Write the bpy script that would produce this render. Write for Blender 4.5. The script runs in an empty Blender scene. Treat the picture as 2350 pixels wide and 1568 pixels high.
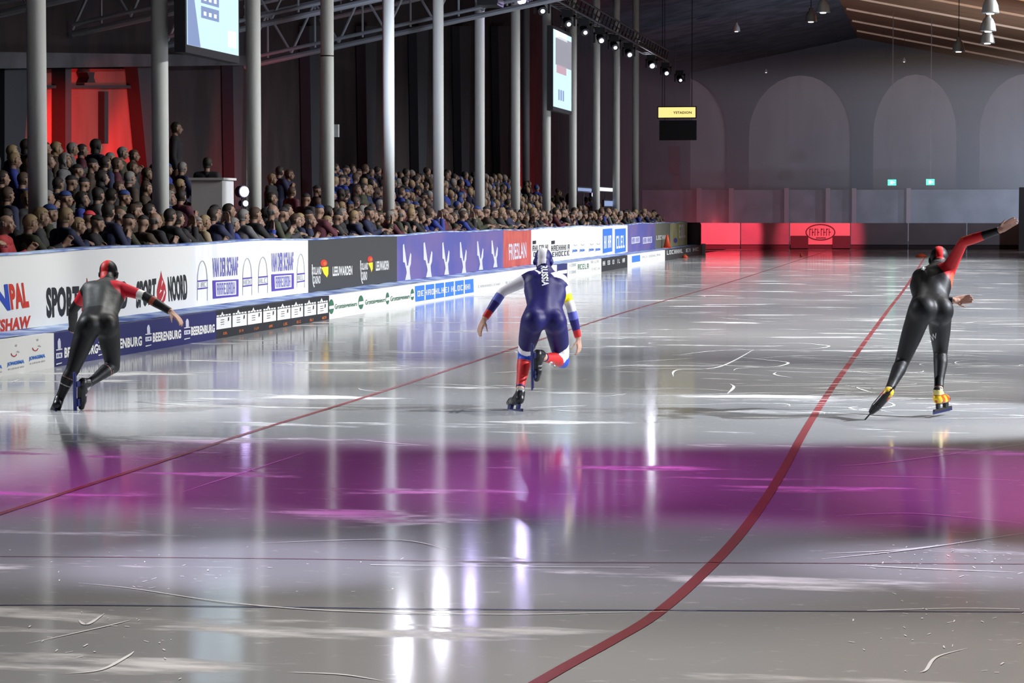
import bpy, math, random
import numpy as np
from mathutils import Vector, Matrix
from mathutils.bvhtree import BVHTree
R = random.Random(7)
scene = bpy.context.scene
COL = scene.collection

# ------------------------------------------------------------------ camera
CAM = Vector((0, 0, 1.7)); F = 5800.0
PITCH = math.atan2(297, F); YAW = math.atan2(990, math.hypot(F, 297))
cd = bpy.data.cameras.new('camera'); cam = bpy.data.objects.new('camera', cd); COL.objects.link(cam)
cam.location = CAM; cam.rotation_euler = (math.pi/2 - PITCH, 0, YAW)
cd.sensor_width = 36; cd.lens = 36*F/2350; cd.clip_end = 500
scene.camera = cam
CM = cam.rotation_euler.to_matrix()
def ray(px, py): return (CM @ Vector((px-1175, 784-py, -F))).normalized()
def W(px, py, Y=None, X=None, Z=None):
    d = ray(px, py)
    t = (Y/d.y) if Y is not None else ((X/d.x) if X is not None else (Z-CAM.z)/d.z)
    return CAM + d*t

# ------------------------------------------------------------------ world, exposure
w = bpy.data.worlds.new('world'); scene.world = w; w.use_nodes = True
w.node_tree.nodes['Background'].inputs[0].default_value = (0.55, 0.62, 0.8, 1)
w.node_tree.nodes['Background'].inputs[1].default_value = 0.012
vs = scene.view_settings
vs.view_transform = 'Standard'; vs.look = 'None'; vs.gamma = 1; vs.exposure = 0.0; vs.use_curve_mapping = False
cy = scene.cycles
cy.use_denoising = True; cy.max_bounces = 5; cy.diffuse_bounces = 2; cy.glossy_bounces = 3; cy.transmission_bounces = 2
cy.volume_bounces = 0; cy.sample_clamp_indirect = 4; cy.caustics_reflective = False; cy.caustics_refractive = False

# ------------------------------------------------------------------ lights
def aim(o, tgt):
    d = Vector(tgt) - o.location
    o.rotation_euler = d.to_track_quat('-Z', 'Y').to_euler()
def spot(name, loc, tgt, power, deg, blend=0.4, col=(1, 1, 1), rad=0.15):
    l = bpy.data.lights.new(name, 'SPOT'); l.energy = power; l.spot_size = math.radians(deg); l.spot_blend = blend
    l.color = col; l.shadow_soft_size = rad
    o = bpy.data.objects.new(name, l); COL.objects.link(o); o.location = loc; aim(o, tgt); return o
def area(name, loc, tgt, power, sx, sy, spread=120, col=(1, 1, 1)):
    l = bpy.data.lights.new(name, 'AREA'); l.shape = 'RECTANGLE'; l.size = sx; l.size_y = sy; l.energy = power
    l.spread = math.radians(spread); l.color = col
    o = bpy.data.objects.new(name, l); COL.objects.link(o); o.location = loc
    d = (Vector(tgt)-Vector(loc)).normalized()
    # local X along world Y (the length of the row of lamps)
    z = -d; x = Vector((0, 1, 0)); x = (x - z*x.dot(z)).normalized(); y = z.cross(x)
    o.rotation_euler = Matrix((x, y, z)).transposed().to_euler(); return o
WARMW = (.97, .98, 1.0); COOLW = (0.88, 0.92, 1.0)
# long row of hall lamps above the inner side of the track
area('hall_lamp_row', (8, 61, 10.3), (-4.5, 61, 0), 5500, 62, 0.7, 64, WARMW)
# spots on the start zone
for i, x in enumerate((-8.5, -3.5, 1.5)):
    spot('start_spot', (x+4, 28.0, 10.4), (x, 24.4, 0), 3300, 50, 0.45, (1, .99, .95), .12)
for x, y in ((-2.5, 33), (3.0, 33), (3.5, 26), (1.0, 42)):
    spot('mid_spot', (x+3.5, y+3, 10.4), (x, y, 0), 2300, 52, .9, (.97, .99, 1), .12)  # extra spots added to brighten the dim ice past the start zone
spot('side_spot_right', (6.5, 22.2, 5.2), (-1.2, 21.0, 0.2), 9000, 34, .5, COOLW, .05)
spot('side_spot_left', (-16, 21.6, 9.5), (-4.6, 21.1, 0), 7500, 26, .5, COOLW, .05)
# unseen fill spots added on the camera side, one for each skater
for a in ((-6.6, 21, .9, 900), (-3.3, 21.6, .9, 1100), (.0, 21.3, .8, 300)):
    spot('skater_fill_spot', (a[0]*.3+3.5, 4.5, 7.5), (a[0], a[1], a[2]), a[3], 9, .6, (1, .99, .97), .05)
# violet wash across the ice
for i, (x, yv, pw) in enumerate(((-7.0, 14.9, 1200), (-3.9, 15.9, 1950), (-0.9, 16.0, 2000), (2.0, 15.9, 2000), (4.9, 15.8, 1700))):
    spot('violet_wash', (x, 15.0, 9.0), (x, yv, 0), pw, 37, .55, (0.85, 0.13, 0.74), .1)
# near wash
for x in (-3.6, -1.2, 1.2, 3.6):
    spot('near_wash', (x, 8.8, 8.0), (x, 9.3, 0), 1150, 46, .8, (1, .92, .87), .1)
    spot('near_violet', (x*1.2, 11.2, 7.5), (x*1.2, 12.35, 0), 1500, 30, .9, (.92, .82, 1), .1)
spot('near_bright_left', (-3.6, 11.2, 7.0), (-3.3, 11.75, 0), 2100, 18, .9, (.85, .78, 1), .1)
spot('near_bright_right', (1.4, 11.4, 7.0), (.05, 12.35, 0), 1700, 16, .9, (.85, .8, 1), .1)
# red uplights on the walls
spot('red_uplight', (-15.6, 47.5, 3.0), (-17.4, 49.5, 2.7), 700, 84, .5, (1, .02, .012), .1)
spot('red_uplight', (-15.6, 52, 2.2), (-17.4, 53.2, 2.4), 420, 84, .6, (1, .02, .02), .1)
spot('red_uplight', (-15.6, 60, 2.0), (-17.4, 62, 2.5), 300, 110, .8, (1, .03, .03), .1)
spot('red_uplight', (-15.2, 104, 1.2), (-17.4, 112, 2.2), 2600, 120, .8, (1, .03, .05), .1)
spot('red_pad_spot', (-7.6, 108, 5), W(1640, 540, Y=116), 9500, 28, .3, (1, .07, .11), .1)
spot('red_pad_spot', (-3.8, 108, 5), W(1885, 535, Y=116), 6000, 26, .5, (1, .07, .11), .1)
spot('red_far_uplight', (-12, 135, 1.0), (-15, 150, 4), 1300, 110, .8, (1, .06, .1), .1)
spot('far_wall_wash', (10.5, 115, 2.5), (-6, 178, 5), 16000, 80, 1, (.6, .74, 1), .2)
spot('far_wall_wash', (9.5, 115, 1.0), (7, 178, 3), 20000, 60, 1, (.6, .74, 1), .2)
spot('roof_wash', (4, 101, 6.5), (4, 124, 12), 20000, 62, 1, (1, .66, .42), .2)  # added warm uplight, unseen, so the wood deck shows
spot('haze_light', (15, 134, 2.2), (-10, 140, 3.0), 17000, 110, 1, (.62, .76, 1), .2)  # added out-of-view spot that brightens the haze from the right
spot('pad_wash', (6, 100, 7), (1, 116, .6), 1700, 60, 1, (.8, .86, 1), .1)  # unseen spot added to lift the grey mats
spot('stand_roof_wash', (-9, 50, 3.5), (-14, 62, 7), 1100, 80, 1, (.7, .8, 1), .2)

# ------------------------------------------------------------------ materials
def mat(name, col, rough=.6, metal=0, emit=None, es=1, spec=.5, bump=0, bscale=20):
    m = bpy.data.materials.new(name); m.use_nodes = True; nt = m.node_tree; b = nt.nodes['Principled BSDF']
    b.inputs['Base Color'].default_value = (*col, 1); b.inputs['Roughness'].default_value = rough
    b.inputs['Metallic'].default_value = metal; b.inputs['Specular IOR Level'].default_value = spec
    if emit: b.inputs['Emission Color'].default_value = (*emit, 1); b.inputs['Emission Strength'].default_value = es
    if bump:
        n = nt.nodes.new('ShaderNodeTexNoise'); n.inputs['Scale'].default_value = bscale; n.inputs['Detail'].default_value = 3
        tc = nt.nodes.new('ShaderNodeTexCoord'); nt.links.new(tc.outputs['Object'], n.inputs['Vector'])
        bp = nt.nodes.new('ShaderNodeBump'); bp.inputs['Strength'].default_value = bump; bp.inputs['Distance'].default_value = .02
        nt.links.new(n.outputs['Fac'], bp.inputs['Height']); nt.links.new(bp.outputs[0], b.inputs['Normal'])
    return m
def noisy(name, c1, c2, scale=(1, 1, 1), nscale=3, rough=.6, lo=.4, hi=.6, detail=4, spec=.5):
    m = mat(name, c1, rough, spec=spec); nt = m.node_tree; b = nt.nodes['Principled BSDF']
    tc = nt.nodes.new('ShaderNodeTexCoord'); mp = nt.nodes.new('ShaderNodeMapping'); mp.inputs['Scale'].default_value = scale
    n = nt.nodes.new('ShaderNodeTexNoise'); n.inputs['Scale'].default_value = nscale; n.inputs['Detail'].default_value = detail
    r = nt.nodes.new('ShaderNodeValToRGB'); r.color_ramp.elements[0].position = lo; r.color_ramp.elements[1].position = hi
    r.color_ramp.elements[0].color = (*c1, 1); r.color_ramp.elements[1].color = (*c2, 1)
    nt.links.new(tc.outputs['Object'], mp.inputs[0]); nt.links.new(mp.outputs[0], n.inputs['Vector'])
    nt.links.new(n.outputs['Fac'], r.inputs[0]); nt.links.new(r.outputs[0], b.inputs['Base Color'])
    return m
def attr_mat(name, rough=.45, spec=.5, sheen=0):
    m = mat(name, (.5, .5, .5), rough, spec=spec); nt = m.node_tree
    a = nt.nodes.new('ShaderNodeAttribute'); a.attribute_name = 'Col'
    nt.links.new(a.outputs['Color'], nt.nodes['Principled BSDF'].inputs['Base Color'])
    n = nt.nodes.new('ShaderNodeTexNoise'); n.inputs['Scale'].default_value = 14
    tc = nt.nodes.new('ShaderNodeTexCoord'); nt.links.new(tc.outputs['Object'], n.inputs['Vector'])
    bp = nt.nodes.new('ShaderNodeBump'); bp.inputs['Strength'].default_value = .25; bp.inputs['Distance'].default_value = .012
    nt.links.new(n.outputs['Fac'], bp.inputs['Height']); nt.links.new(bp.outputs[0], nt.nodes['Principled BSDF'].inputs['Normal'])
    return m

def ice_material():
    m = bpy.data.materials.new('ice'); m.use_nodes = True; nt = m.node_tree; N = nt.nodes.new; L = nt.links.new
    b = nt.nodes['Principled BSDF']; tc = N('ShaderNodeTexCoord')
    def noise(sc, scale=(1, 1, 1), detail=4, rough=.5):
        mp = N('ShaderNodeMapping'); mp.inputs['Scale'].default_value = scale; L(tc.outputs['Object'], mp.inputs[0])
        n = N('ShaderNodeTexNoise'); n.inputs['Scale'].default_value = sc; n.inputs['Detail'].default_value = detail
        n.inputs['Roughness'].default_value = rough; L(mp.outputs[0], n.inputs['Vector']); return n
    def ramp(n, lo, hi, c0=(0, 0, 0), c1=(1, 1, 1)):
        r = N('ShaderNodeValToRGB'); r.color_ramp.elements[0].position = lo; r.color_ramp.elements[1].position = hi
        r.color_ramp.elements[0].color = (*c0, 1); r.color_ramp.elements[1].color = (*c1, 1); L(n.outputs[0], r.inputs[0]); return r
    def mix(f, a, c):
        x = N('ShaderNodeMix'); x.data_type = 'RGBA'; L(f, x.inputs[0]); L(a, x.inputs[6]); L(c, x.inputs[7]); return x.outputs[2]
    base = ramp(noise(.12, (1, 1.6, 1), 3), .35, .68, (.34, .36, .375), (.52, .53, .53))
    snow = ramp(noise(.9, (.45, 1.5, 1), 6, .62), .585, .69)
    fine = ramp(noise(9, (.6, 1, 1), 5, .7), .60, .72)
    wh = N('ShaderNodeRGB'); wh.outputs[0].default_value = (.93, .94, .95, 1)
    c = mix(snow.outputs[0], base.outputs[0], wh.outputs[0])
    sc = N('ShaderNodeMath'); sc.operation = 'MULTIPLY'; sc.inputs[1].default_value = .45; L(fine.outputs[0], sc.inputs[0])
    c = mix(sc.outputs[0], c, wh.outputs[0])
    L(c, b.inputs['Base Color'])
    rr = N('ShaderNodeMapRange'); rr.inputs['To Min'].default_value = .10; rr.inputs['To Max'].default_value = .5
    L(snow.outputs[0], rr.inputs['Value']); L(rr.outputs[0], b.inputs['Roughness'])
    b.inputs['IOR'].default_value = 1.31; b.inputs['Specular IOR Level'].default_value = .45
    h = noise(5, (1, 1, 1), 4, .6)
    bp = N('ShaderNodeBump'); bp.inputs['Strength'].default_value = .10; bp.inputs['Distance'].default_value = .004
    L(h.outputs[0], bp.inputs['Height']); L(bp.outputs[0], b.inputs['Normal'])
    return m
M = {}
M['ice'] = ice_material()
M['concrete'] = noisy('concrete', (.06, .06, .065), (.1, .1, .1), nscale=2)
M['column'] = mat('column_paint', (.76, .77, .73), .55, bump=.05)
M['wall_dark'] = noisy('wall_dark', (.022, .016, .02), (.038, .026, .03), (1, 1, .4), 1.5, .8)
M['red_lit_panel'] = noisy('red_lit_panel', (.3, .06, .055), (.38, .09, .08), (1, 1, .3), 1.2, .7)  # red of the wall light is mixed into the panel colour
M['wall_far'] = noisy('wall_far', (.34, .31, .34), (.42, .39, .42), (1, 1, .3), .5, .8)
M['pilaster'] = mat('pilaster', (.035, .042, .055), .7)
M['wood'] = noisy('wood_deck', (.26, .125, .06), (.42, .21, .10), (.15, 3, 1), 3, .7)
M['purlin'] = mat('purlin', (.55, .42, .3), .6)
M['steel'] = mat('truss_steel', (.36, .38, .42), .5, .2)
M['black'] = mat('black_metal', (.012, .012, .014), .45)
M['dark'] = mat('dark_plastic', (.03, .03, .035), .5)
M['white'] = mat('white_banner', (.74, .75, .74), .55)
M['whitegrey'] = noisy('pale_grey_banner', (.74, .76, .8), (.84, .85, .85), (.1, 1, .3), 4, .55)
M['ledge'] = noisy('frosted_blue_pad', (.06, .12, .42), (.55, .68, .85), (1, .6, 1), 3, .7, .35, .7)
M['navy'] = mat('navy_banner', (.018, .02, .12), .5)
M['charcoal'] = mat('charcoal_banner', (.04, .042, .045), .6)
M['purple'] = noisy('blue_violet_banner', (.075, .08, .3), (.13, .1, .28), (1, .4, .6), 2, .6)
M['red'] = noisy('brick_red_banner', (.42, .07, .06), (.5, .1, .08), (1, 1, 1), 3, .6)
M['blackink'] = mat('black_print', (.012, .014, .02), .6)
M['blueink'] = mat('blue_print', (.02, .06, .42), .6)
M['skyink'] = mat('sky_blue_print', (.03, .16, .6), .6)
M['redink'] = mat('red_print', (.55, .03, .015), .6)
M['crimson'] = mat('crimson_print', (.42, .02, .03), .6)
M['violetink'] = mat('violet_print', (.16, .15, .42), .6)
M['violetdark'] = mat('deep_violet_print', (.08, .05, .35), .6)
M['greyink'] = mat('grey_print', (.35, .37, .38), .6)
M['greenink'] = mat('dark_green_print', (.03, .12, .07), .6)
M['orangeink'] = mat('orange_print', (.5, .13, .03), .6)
M['yellowink'] = mat('yellow_print', (.8, .6, .02), .6)
M['lilac'] = mat('pale_lilac_print', (.55, .56, .68), .6)
M['silver'] = mat('silver_print', (.6, .62, .62), .6)
M['olive'] = mat('olive_banner', (.12, .13, .1), .6)
M['khaki'] = noisy('khaki_banner', (.3, .3, .1), (.38, .38, .24), nscale=1)
M['laneline'] = mat('red_lane_paint', (.30, .065, .075), .25)
M['blueline'] = mat('blue_lane_paint', (.15, .17, .27), .25)
M['thinred'] = mat('thin_red_paint', (.28, .14, .18), .25)
M['frost'] = mat('frost', (.95, .96, .97), .7)
M['blade'] = mat('blade_steel', (.04, .045, .16), .3, .7)
M['bladebright'] = mat('polished_blade', (.55, .55, .75), .25, .8)
M['screen'] = mat('screen_glow', (.0, .0, .0), .4, emit=(.62, .86, 1.0), es=1.15)
M['screen2'] = mat('screen_blue_block', (0, 0, 0), .4, emit=(.36, .48, .82), es=.75)
M['screen3'] = mat('screen_white_block', (0, 0, 0), .4, emit=(.85, .95, 1), es=1.3)
M['screengrey'] = mat('screen_grey_block', (0, 0, 0), .4, emit=(.42, .42, .5), es=.8)
M['screenpink'] = mat('screen_pink_block', (0, 0, 0), .4, emit=(.75, .5, .6), es=.8)
M['signyellow'] = mat('lit_yellow_sign', (0, 0, 0), .4, emit=(1, .82, .28), es=1.1)
M['signink'] = mat('sign_ink', (.12, .12, .1), .6)
M['lens'] = mat('lamp_lens', (0, 0, 0), .2, emit=(.72, .72, 1), es=9)
M['lensmid'] = mat('lamp_lens_mid', (0, 0, 0), .2, emit=(.85, .85, 1), es=190)
M['lensbright'] = mat('bright_lamp_lens', (0, 0, 0), .2, emit=(.62, .55, 1), es=260)
M['green'] = mat('exit_green', (0, 0, 0), .4, emit=(.05, 1, .45), es=2.6)
M['exitwhite'] = mat('exit_white', (0, 0, 0), .4, emit=(.7, 1, .9), es=3)
M['violetlamp'] = mat('violet_lamp', (0, 0, 0), .3, emit=(.6, .5, 1), es=12)
M['aluminium'] = mat('lamp_aluminium', (.5, .52, .52), .35, .5)
M['bayglint'] = mat('bay_lamp_glint', (0, 0, 0), .3, emit=(.9, .9, .85), es=5)  # glint on an unlit lamp, painted as emission
M['cone'] = mat('orange_cone', (.85, .1, .03), .5)
M['padgrey'] = noisy('grey_red_pad', (.24, .23, .27), (.3, .28, .32), nscale=.6)
M['pad'] = mat('pale_crash_pad', (.55, .45, .46), .6)
M['paddark'] = mat('dark_pad_base', (.05, .03, .04), .6)
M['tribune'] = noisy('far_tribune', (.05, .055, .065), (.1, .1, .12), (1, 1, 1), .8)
M['post'] = mat('far_post', (.16, .11, .12), .6)

# ------------------------------------------------------------------ mesh helpers
def tag(o, label=None, cat=None, group=None, kind=None):
    if label: o['label'] = label
    if cat: o['category'] = cat
    if group: o['group'] = group
    if kind: o['kind'] = kind
    return o
def empty(name, loc=(0, 0, 0), rz=0, **k):
    o = bpy.data.objects.new(name, None); COL.objects.link(o); o.location = loc; o.rotation_euler = (0, 0, rz)
    o.empty_display_size = .1
    return tag(o, **k)
class MB:
    def __init__(s): s.v = []; s.f = []
    def add(s, v, f):
        n = len(s.v); s.v += [tuple(x) for x in v]; s.f += [tuple(i+n for i in q) for q in f]; return s
    def box(s, a, b, Mx=None):
        (x0, y0, z0), (x1, y1, z1) = a, b
        v = [Vector(p) for p in ((x0, y0, z0), (x1, y0, z0), (x1, y1, z0), (x0, y1, z0), (x0, y0, z1), (x1, y0, z1), (x1, y1, z1), (x0, y1, z1))]
        if Mx: v = [Mx @ p for p in v]
        return s.add(v, [(0, 3, 2, 1), (4, 5, 6, 7), (0, 1, 5, 4), (1, 2, 6, 5), (2, 3, 7, 6), (3, 0, 4, 7)])
    def tube(s, a, b, ra, rb=None, n=12, caps=True):
        a, b = Vector(a), Vector(b); rb = ra if rb is None else rb
        d = (b-a).normalized(); x = d.orthogonal().normalized(); y = d.cross(x)
        v = []
        for c, r in ((a, ra), (b, rb)):
            for i in range(n):
                t = 2*math.pi*i/n; v.append(c + x*r*math.cos(t) + y*r*math.sin(t))
        f = [(i, (i+1) % n, n+(i+1) % n, n+i) for i in range(n)]
        if caps: f += [tuple(range(n-1, -1, -1)), tuple(range(n, 2*n))]
        return s.add(v, f)
    def lathe(s, prof, c, n=20, axis='z'):
        v = []; 
        for r, h in prof:
            for i in range(n):
                t = 2*math.pi*i/n; v.append((c[0]+r*math.cos(t), c[1]+r*math.sin(t), c[2]+h))
        f = []
        for k in range(len(prof)-1):
            f += [(k*n+i, k*n+(i+1) % n, (k+1)*n+(i+1) % n, (k+1)*n+i) for i in range(n)]
        f.append(tuple(range(n-1, -1, -1))); f.append(tuple((len(prof)-1)*n+i for i in range(n)))
        return s.add(v, f)
    def prism(s, poly, ax, a, b):
        """poly of 2-D points extruded along axis ax from a to b"""
        def P(u, v, t): return {'x': (t, u, v), 'y': (u, t, v), 'z': (u, v, t)}[ax]
        n = len(poly); v = [P(*p, a) for p in poly] + [P(*p, b) for p in poly]
        return s.add(v, [tuple(range(n)), tuple(range(2*n-1, n-1, -1))] + [(i, n+i, n+(i+1) % n, (i+1) % n) for i in range(n)])
    def build(s, name, m, parent=None, smooth=False, **k):
        me = bpy.data.meshes.new(name); me.from_pydata(s.v, [], s.f); me.materials.append(m)
        o = bpy.data.objects.new(name, me); COL.objects.link(o)
        if smooth: me.polygons.foreach_set('use_smooth', [True]*len(me.polygons))
        if parent:
            o.parent = parent
            if parent.matrix_basis != Matrix(): o.matrix_parent_inverse = Matrix()
        me.update(); return tag(o, **k)

_tc = {}
def text2d(s, bold=.0):
    if (s, bold) in _tc: return _tc[(s, bold)]
    cu = bpy.data.curves.new('t', 'FONT'); cu.body = s; cu.offset = bold; cu.resolution_u = 3; cu.space_character = 1.0+bold*1.5
    o = bpy.data.objects.new('t', cu); COL.objects.link(o)
    me = bpy.data.meshes.new_from_object(o.evaluated_get(bpy.context.evaluated_depsgraph_get()))
    v = np.array([p.co[:2] for p in me.vertices]); f = [tuple(p.vertices) for p in me.polygons]
    v = (v-v.min(0))/(v.max(0)-v.min(0))
    bpy.data.objects.remove(o); bpy.data.curves.remove(cu); bpy.data.meshes.remove(me)
    _tc[(s, bold)] = (v, f); return v, f
class Print:
    """flat print on a banner face in the plane X = x; pixel corners are turned into places on the banner"""
    def __init__(s, x): s.x = x; s.m = {}
    def at(s, px, py): p = W(px, py, X=s.x); return p.y, p.z
    def mb(s, ink): return s.m.setdefault(ink, MB())
    def poly(s, ink, pts, lift=.004):
        q = [s.at(*p) for p in pts]; s.mb(ink).add([(s.x+lift, y, z) for y, z in q], [tuple(range(len(q)))])
    def quad(s, ink, tl, tr, br, bl, uv, faces, lift=.004):
        q = [np.array(s.at(*p)) for p in (tl, tr, br, bl)]
        out = []
        for u, v in uv:
            top = q[0]*(1-u)+q[1]*u; bot = q[3]*(1-u)+q[2]*u; p = bot*(1-v)+top*v; out.append((s.x+lift, p[0], p[1]))
        s.mb(ink).add(out, faces)
    def text(s, ink, t, tl, tr, br, bl, bold=.02, lift=.004):
        v, f = text2d(t, bold); s.quad(ink, tl, tr, br, bl, v, f, lift)
    def glyphs(s, ink, tl, tr, br, bl, n, lift=.004, seed=0, fill=.55):
        r = random.Random(seed+n); uv = []; f = []
        def bar(u0, v0, u1, v1):
            k = len(uv); uv.extend([(u0, v0), (u1, v0), (u1, v1), (u0, v1)]); f.append((k, k+1, k+2, k+3))
        for i in range(n):
            u0 = i/n; wd = .78/n; t = wd*.32
            kind = r.choice('HNOEILCA')
            bar(u0, 0, u0+t, 1)
            if kind in 'HNOA': bar(u0+wd-t, 0, u0+wd, 1)
            if kind in 'OECA': bar(u0+t, .82, u0+wd-(t if kind in 'OA' else 0), 1)
            if kind in 'OECL': bar(u0+t, 0, u0+wd-(t if kind == 'O' else 0), .18)
            if kind in 'HEAN': bar(u0+t, .42, u0+wd-(t if kind in 'HAN' else .2*wd), .58)
        s.quad(ink, tl, tr, br, bl, uv, f, lift)
    def ellipse(s, ink, cx, cy, rx, ry, lift=.004, ring=0, a0=0, a1=360):
        n = 28; p = []; 
        for i in range(n+1):
            t = math.radians(a0+(a1-a0)*i/n); p.append((cx+rx*math.cos(t), cy-ry*math.sin(t)))
        if not ring: s.poly(ink, p[:-1], lift); return
        k = 1-ring; q = [(cx+(a-cx)*k, cy+(b-cy)*k) for a, b in p]
        for i in range(n): s.poly(ink, [p[i], p[i+1], q[i+1], q[i]], lift)
    def build(s, parent, names={}):
        for ink, mb in s.m.items():
            mb.build(names.get(ink, 'lettering'), M[ink], parent)

# ------------------------------------------------------------------ setting
mb = MB().box((-9.75, 3, -.06), (34, 116.3, 0))
mb.build('floor', M['ice'], kind='structure')
MB().box((-18.5, 18, -.25), (-9.76, 119, -.04)).build('floor', M['concrete'], kind='structure')
MB().box((-12.2, 20, -.04), (-10.3, 100, .05)).build('standing_kerb', M['concrete'], label='low concrete kerb the front rows of the crowd stand on', cat='kerb')
MB().box((-18.5, 118, -.3), (40, 186, -.07)).build('floor', M['concrete'], kind='structure')
# left wall behind the stand, far wall, roof
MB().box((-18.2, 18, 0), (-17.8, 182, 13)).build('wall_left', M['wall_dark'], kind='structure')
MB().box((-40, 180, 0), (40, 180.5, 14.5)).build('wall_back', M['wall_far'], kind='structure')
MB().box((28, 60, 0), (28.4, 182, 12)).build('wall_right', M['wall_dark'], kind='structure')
def roofz(x): return 13.9-0.2*(x+6) if x > -6 else 13.9+0.2*(x+6)
mb = MB().add([(-6, 18, roofz(-6)), (30, 18, roofz(30)), (30, 181, roofz(30)), (-6, 181, roofz(-6)), (-6, 18, roofz(-6)+.3), (30, 18, roofz(30)+.3), (30, 181, roofz(30)+.3), (-6, 181, roofz(-6)+.3)],
    [(0, 3, 2, 1), (4, 5, 6, 7), (0, 1, 5, 4), (1, 2, 6, 5), (2, 3, 7, 6), (3, 0, 4, 7)])
mb.build('ceiling', M['wood'], kind='structure')
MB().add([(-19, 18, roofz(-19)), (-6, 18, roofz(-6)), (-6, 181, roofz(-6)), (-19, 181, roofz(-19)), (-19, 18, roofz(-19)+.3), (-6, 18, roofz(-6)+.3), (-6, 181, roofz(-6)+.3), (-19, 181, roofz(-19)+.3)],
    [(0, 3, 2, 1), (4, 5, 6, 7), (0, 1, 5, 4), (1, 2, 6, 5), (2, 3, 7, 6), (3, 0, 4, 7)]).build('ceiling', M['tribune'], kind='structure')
k = 0
for y in (106, 115.3, 124.6, 134, 143, 152.5, 162, 171):
    mb = MB(); z = roofz
    x0, x1 = -5.8, 29
    mb.add([(x0, y, z(x0)-.12), (x1, y, z(x1)-.12), (x1, y+.2, z(x1)-.12), (x0, y+.2, z(x0)-.12), (x0, y, z(x0)-.01), (x1, y, z(x1)-.01), (x1, y+.2, z(x1)-.01), (x0, y+.2, z(x0)-.01)],
        [(0, 3, 2, 1), (4, 5, 6, 7), (0, 1, 5, 4), (1, 2, 6, 5), (2, 3, 7, 6), (3, 0, 4, 7)])
    k += 1; mb.build('trim_%d' % k, M['purlin'], kind='structure')
# arches of the far wall: dark pilasters that flare into round heads
def arch_frame(xa, xb, zs, zt, top, y, name):
    """dark frame between pilaster axes xa, xb with a rounded opening"""
    hw = .75; mb = MB(); n = 14
    a, b = xa+hw, xb-hw; cx = (a+b)/2; rx = (b-a)/2
    pts = [(cx-rx*math.cos(math.pi*i/n), zs+(zt-zs)*math.sin(math.pi*i/n)) for i in range(n+1)]
    for i in range(n):
        (p0, q0), (p1, q1) = pts[i], pts[i+1]
        mb.prism([(p0, q0), (p1, q1), (p1, top), (p0, top)], 'y', y, y+.5)
    mb.box((xa, y, 0), (a, y+.5, top)); mb.box((b, y, 0), (xb, y+.5, top))
    mb.build(name, M['pilaster'], kind='structure')
xs = [W(p, 400, Y=179).x for p in (1420, 1692, 1978, 2222, 2500)]
for i in range(4):
    zt = W(1800, 172, Y=179).z
    k += 1; arch_frame(xs[i], xs[i+1], zt-4.2, zt, 14, 179.3, 'trim_%d' % k)

# ------------------------------------------------------------------ far tribune and end pads
yT = 150
mb = MB().box((-17.7, yT, 0), (20, yT+.5, W(1700, 436, Y=yT).z))
mb.build('spectator_gallery', M['tribune'], label='dark low gallery wall running across the far end of the hall', cat='wall')
g = empty('gallery_post')
COL.objects.unlink(g); bpy.data.objects.remove(g)
for i, px in enumerate((1604, 1678, 1805, 1900, 1960, 2085)):
    p = W(px, 500, Y=yT-.3)
    MB().box((p.x-.13, yT-.45, 0), (p.x+.13, yT-.05, W(px, 436, Y=yT).z+.1)).build('post', M['post'],
        label='reddish post on the dark far gallery, %s counted from the boards' % ('first', 'second', 'third', 'fourth', 'fifth', 'sixth')[i], cat='post', group='posts of the far gallery')
# crash pads at the far end of the ice (gentle curve), one mat per section
def pady(x): return 116.6 - .004*(x-2)**2
bounds = [W(p, 540, Y=116).x for p in (1592, 1700, 1812, 1952, 2085, 2220, 2345, 2480, 2620)]
names = ['red lit crash mat beside the end of the boards', 'dim grey crash mat right of the red one', 'red lit crash mat bearing a dark round emblem',
         'grey crash mat just after the emblem mat', 'grey crash mat behind the head of the arm-raising skater', 'grey crash mat below the green exit signs to the right', 'grey crash mat under the raised hand', 'outermost grey crash mat at the edge of the picture']
for i in range(8):
    a, b = bounds[i], bounds[i+1]; t = empty('crash_mat', ((a+b)/2, pady((a+b)/2), 0), label=names[i], cat='crash mat', group=None)
    ln = b-a; rz = math.atan2(pady(b)-pady(a), b-a); t.rotation_euler = (0, 0, rz)
    MB().box((-ln/2, 0, .22), (ln/2-.04, .45, 1.2)).build('mat_cover', M['pad'] if i in (0, 2) else M['padgrey'], t)
    MB().box((-ln/2, .05, 0), (ln/2-.04, .45, .22)).build('base', M['paddark'], t)
    if i == 2:
        pr = MB(); n = 30
        def ring(cx, cz, rx, rz_, w_):
            for j in range(n):
                t0, t1 = 2*math.pi*j/n, 2*math.pi*(j+1)/n
                pr.add([(cx+rx*math.cos(t0), -.012, cz+rz_*math.sin(t0)), (cx+rx*math.cos(t1), -.012, cz+rz_*math.sin(t1)),
                        (cx+(rx-w_)*math.cos(t1), -.012, cz+(rz_-w_)*math.sin(t1)), (cx+(rx-w_)*math.cos(t0), -.012, cz+(rz_-w_)*math.sin(t0))], [(0, 1, 2, 3)])
        ring(0, .78, .68, .38, .05)
        for u0, n_ in ((-.5, 4), (.02, 4)):
            for j in range(n_):
                x_ = u0+j*.12; pr.box((x_, -.016, .62), (x_+.03, -.01, .95)); pr.box((x_, -.016, .76 if j % 2 else .9), (x_+.09, -.01, .80 if j % 2 else .94))
        pr.box((-.2, -.016, .5), (.25, -.01, .54))
        pr.build('emblem', M['paddark'], t)
        MB().box((-1.35, -.06, .05), (-.55, -.005, .62)).box((.55, -.06, .05), (1.35, -.06+.05, .62)).build('foot_block', M['paddark'], t)

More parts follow.
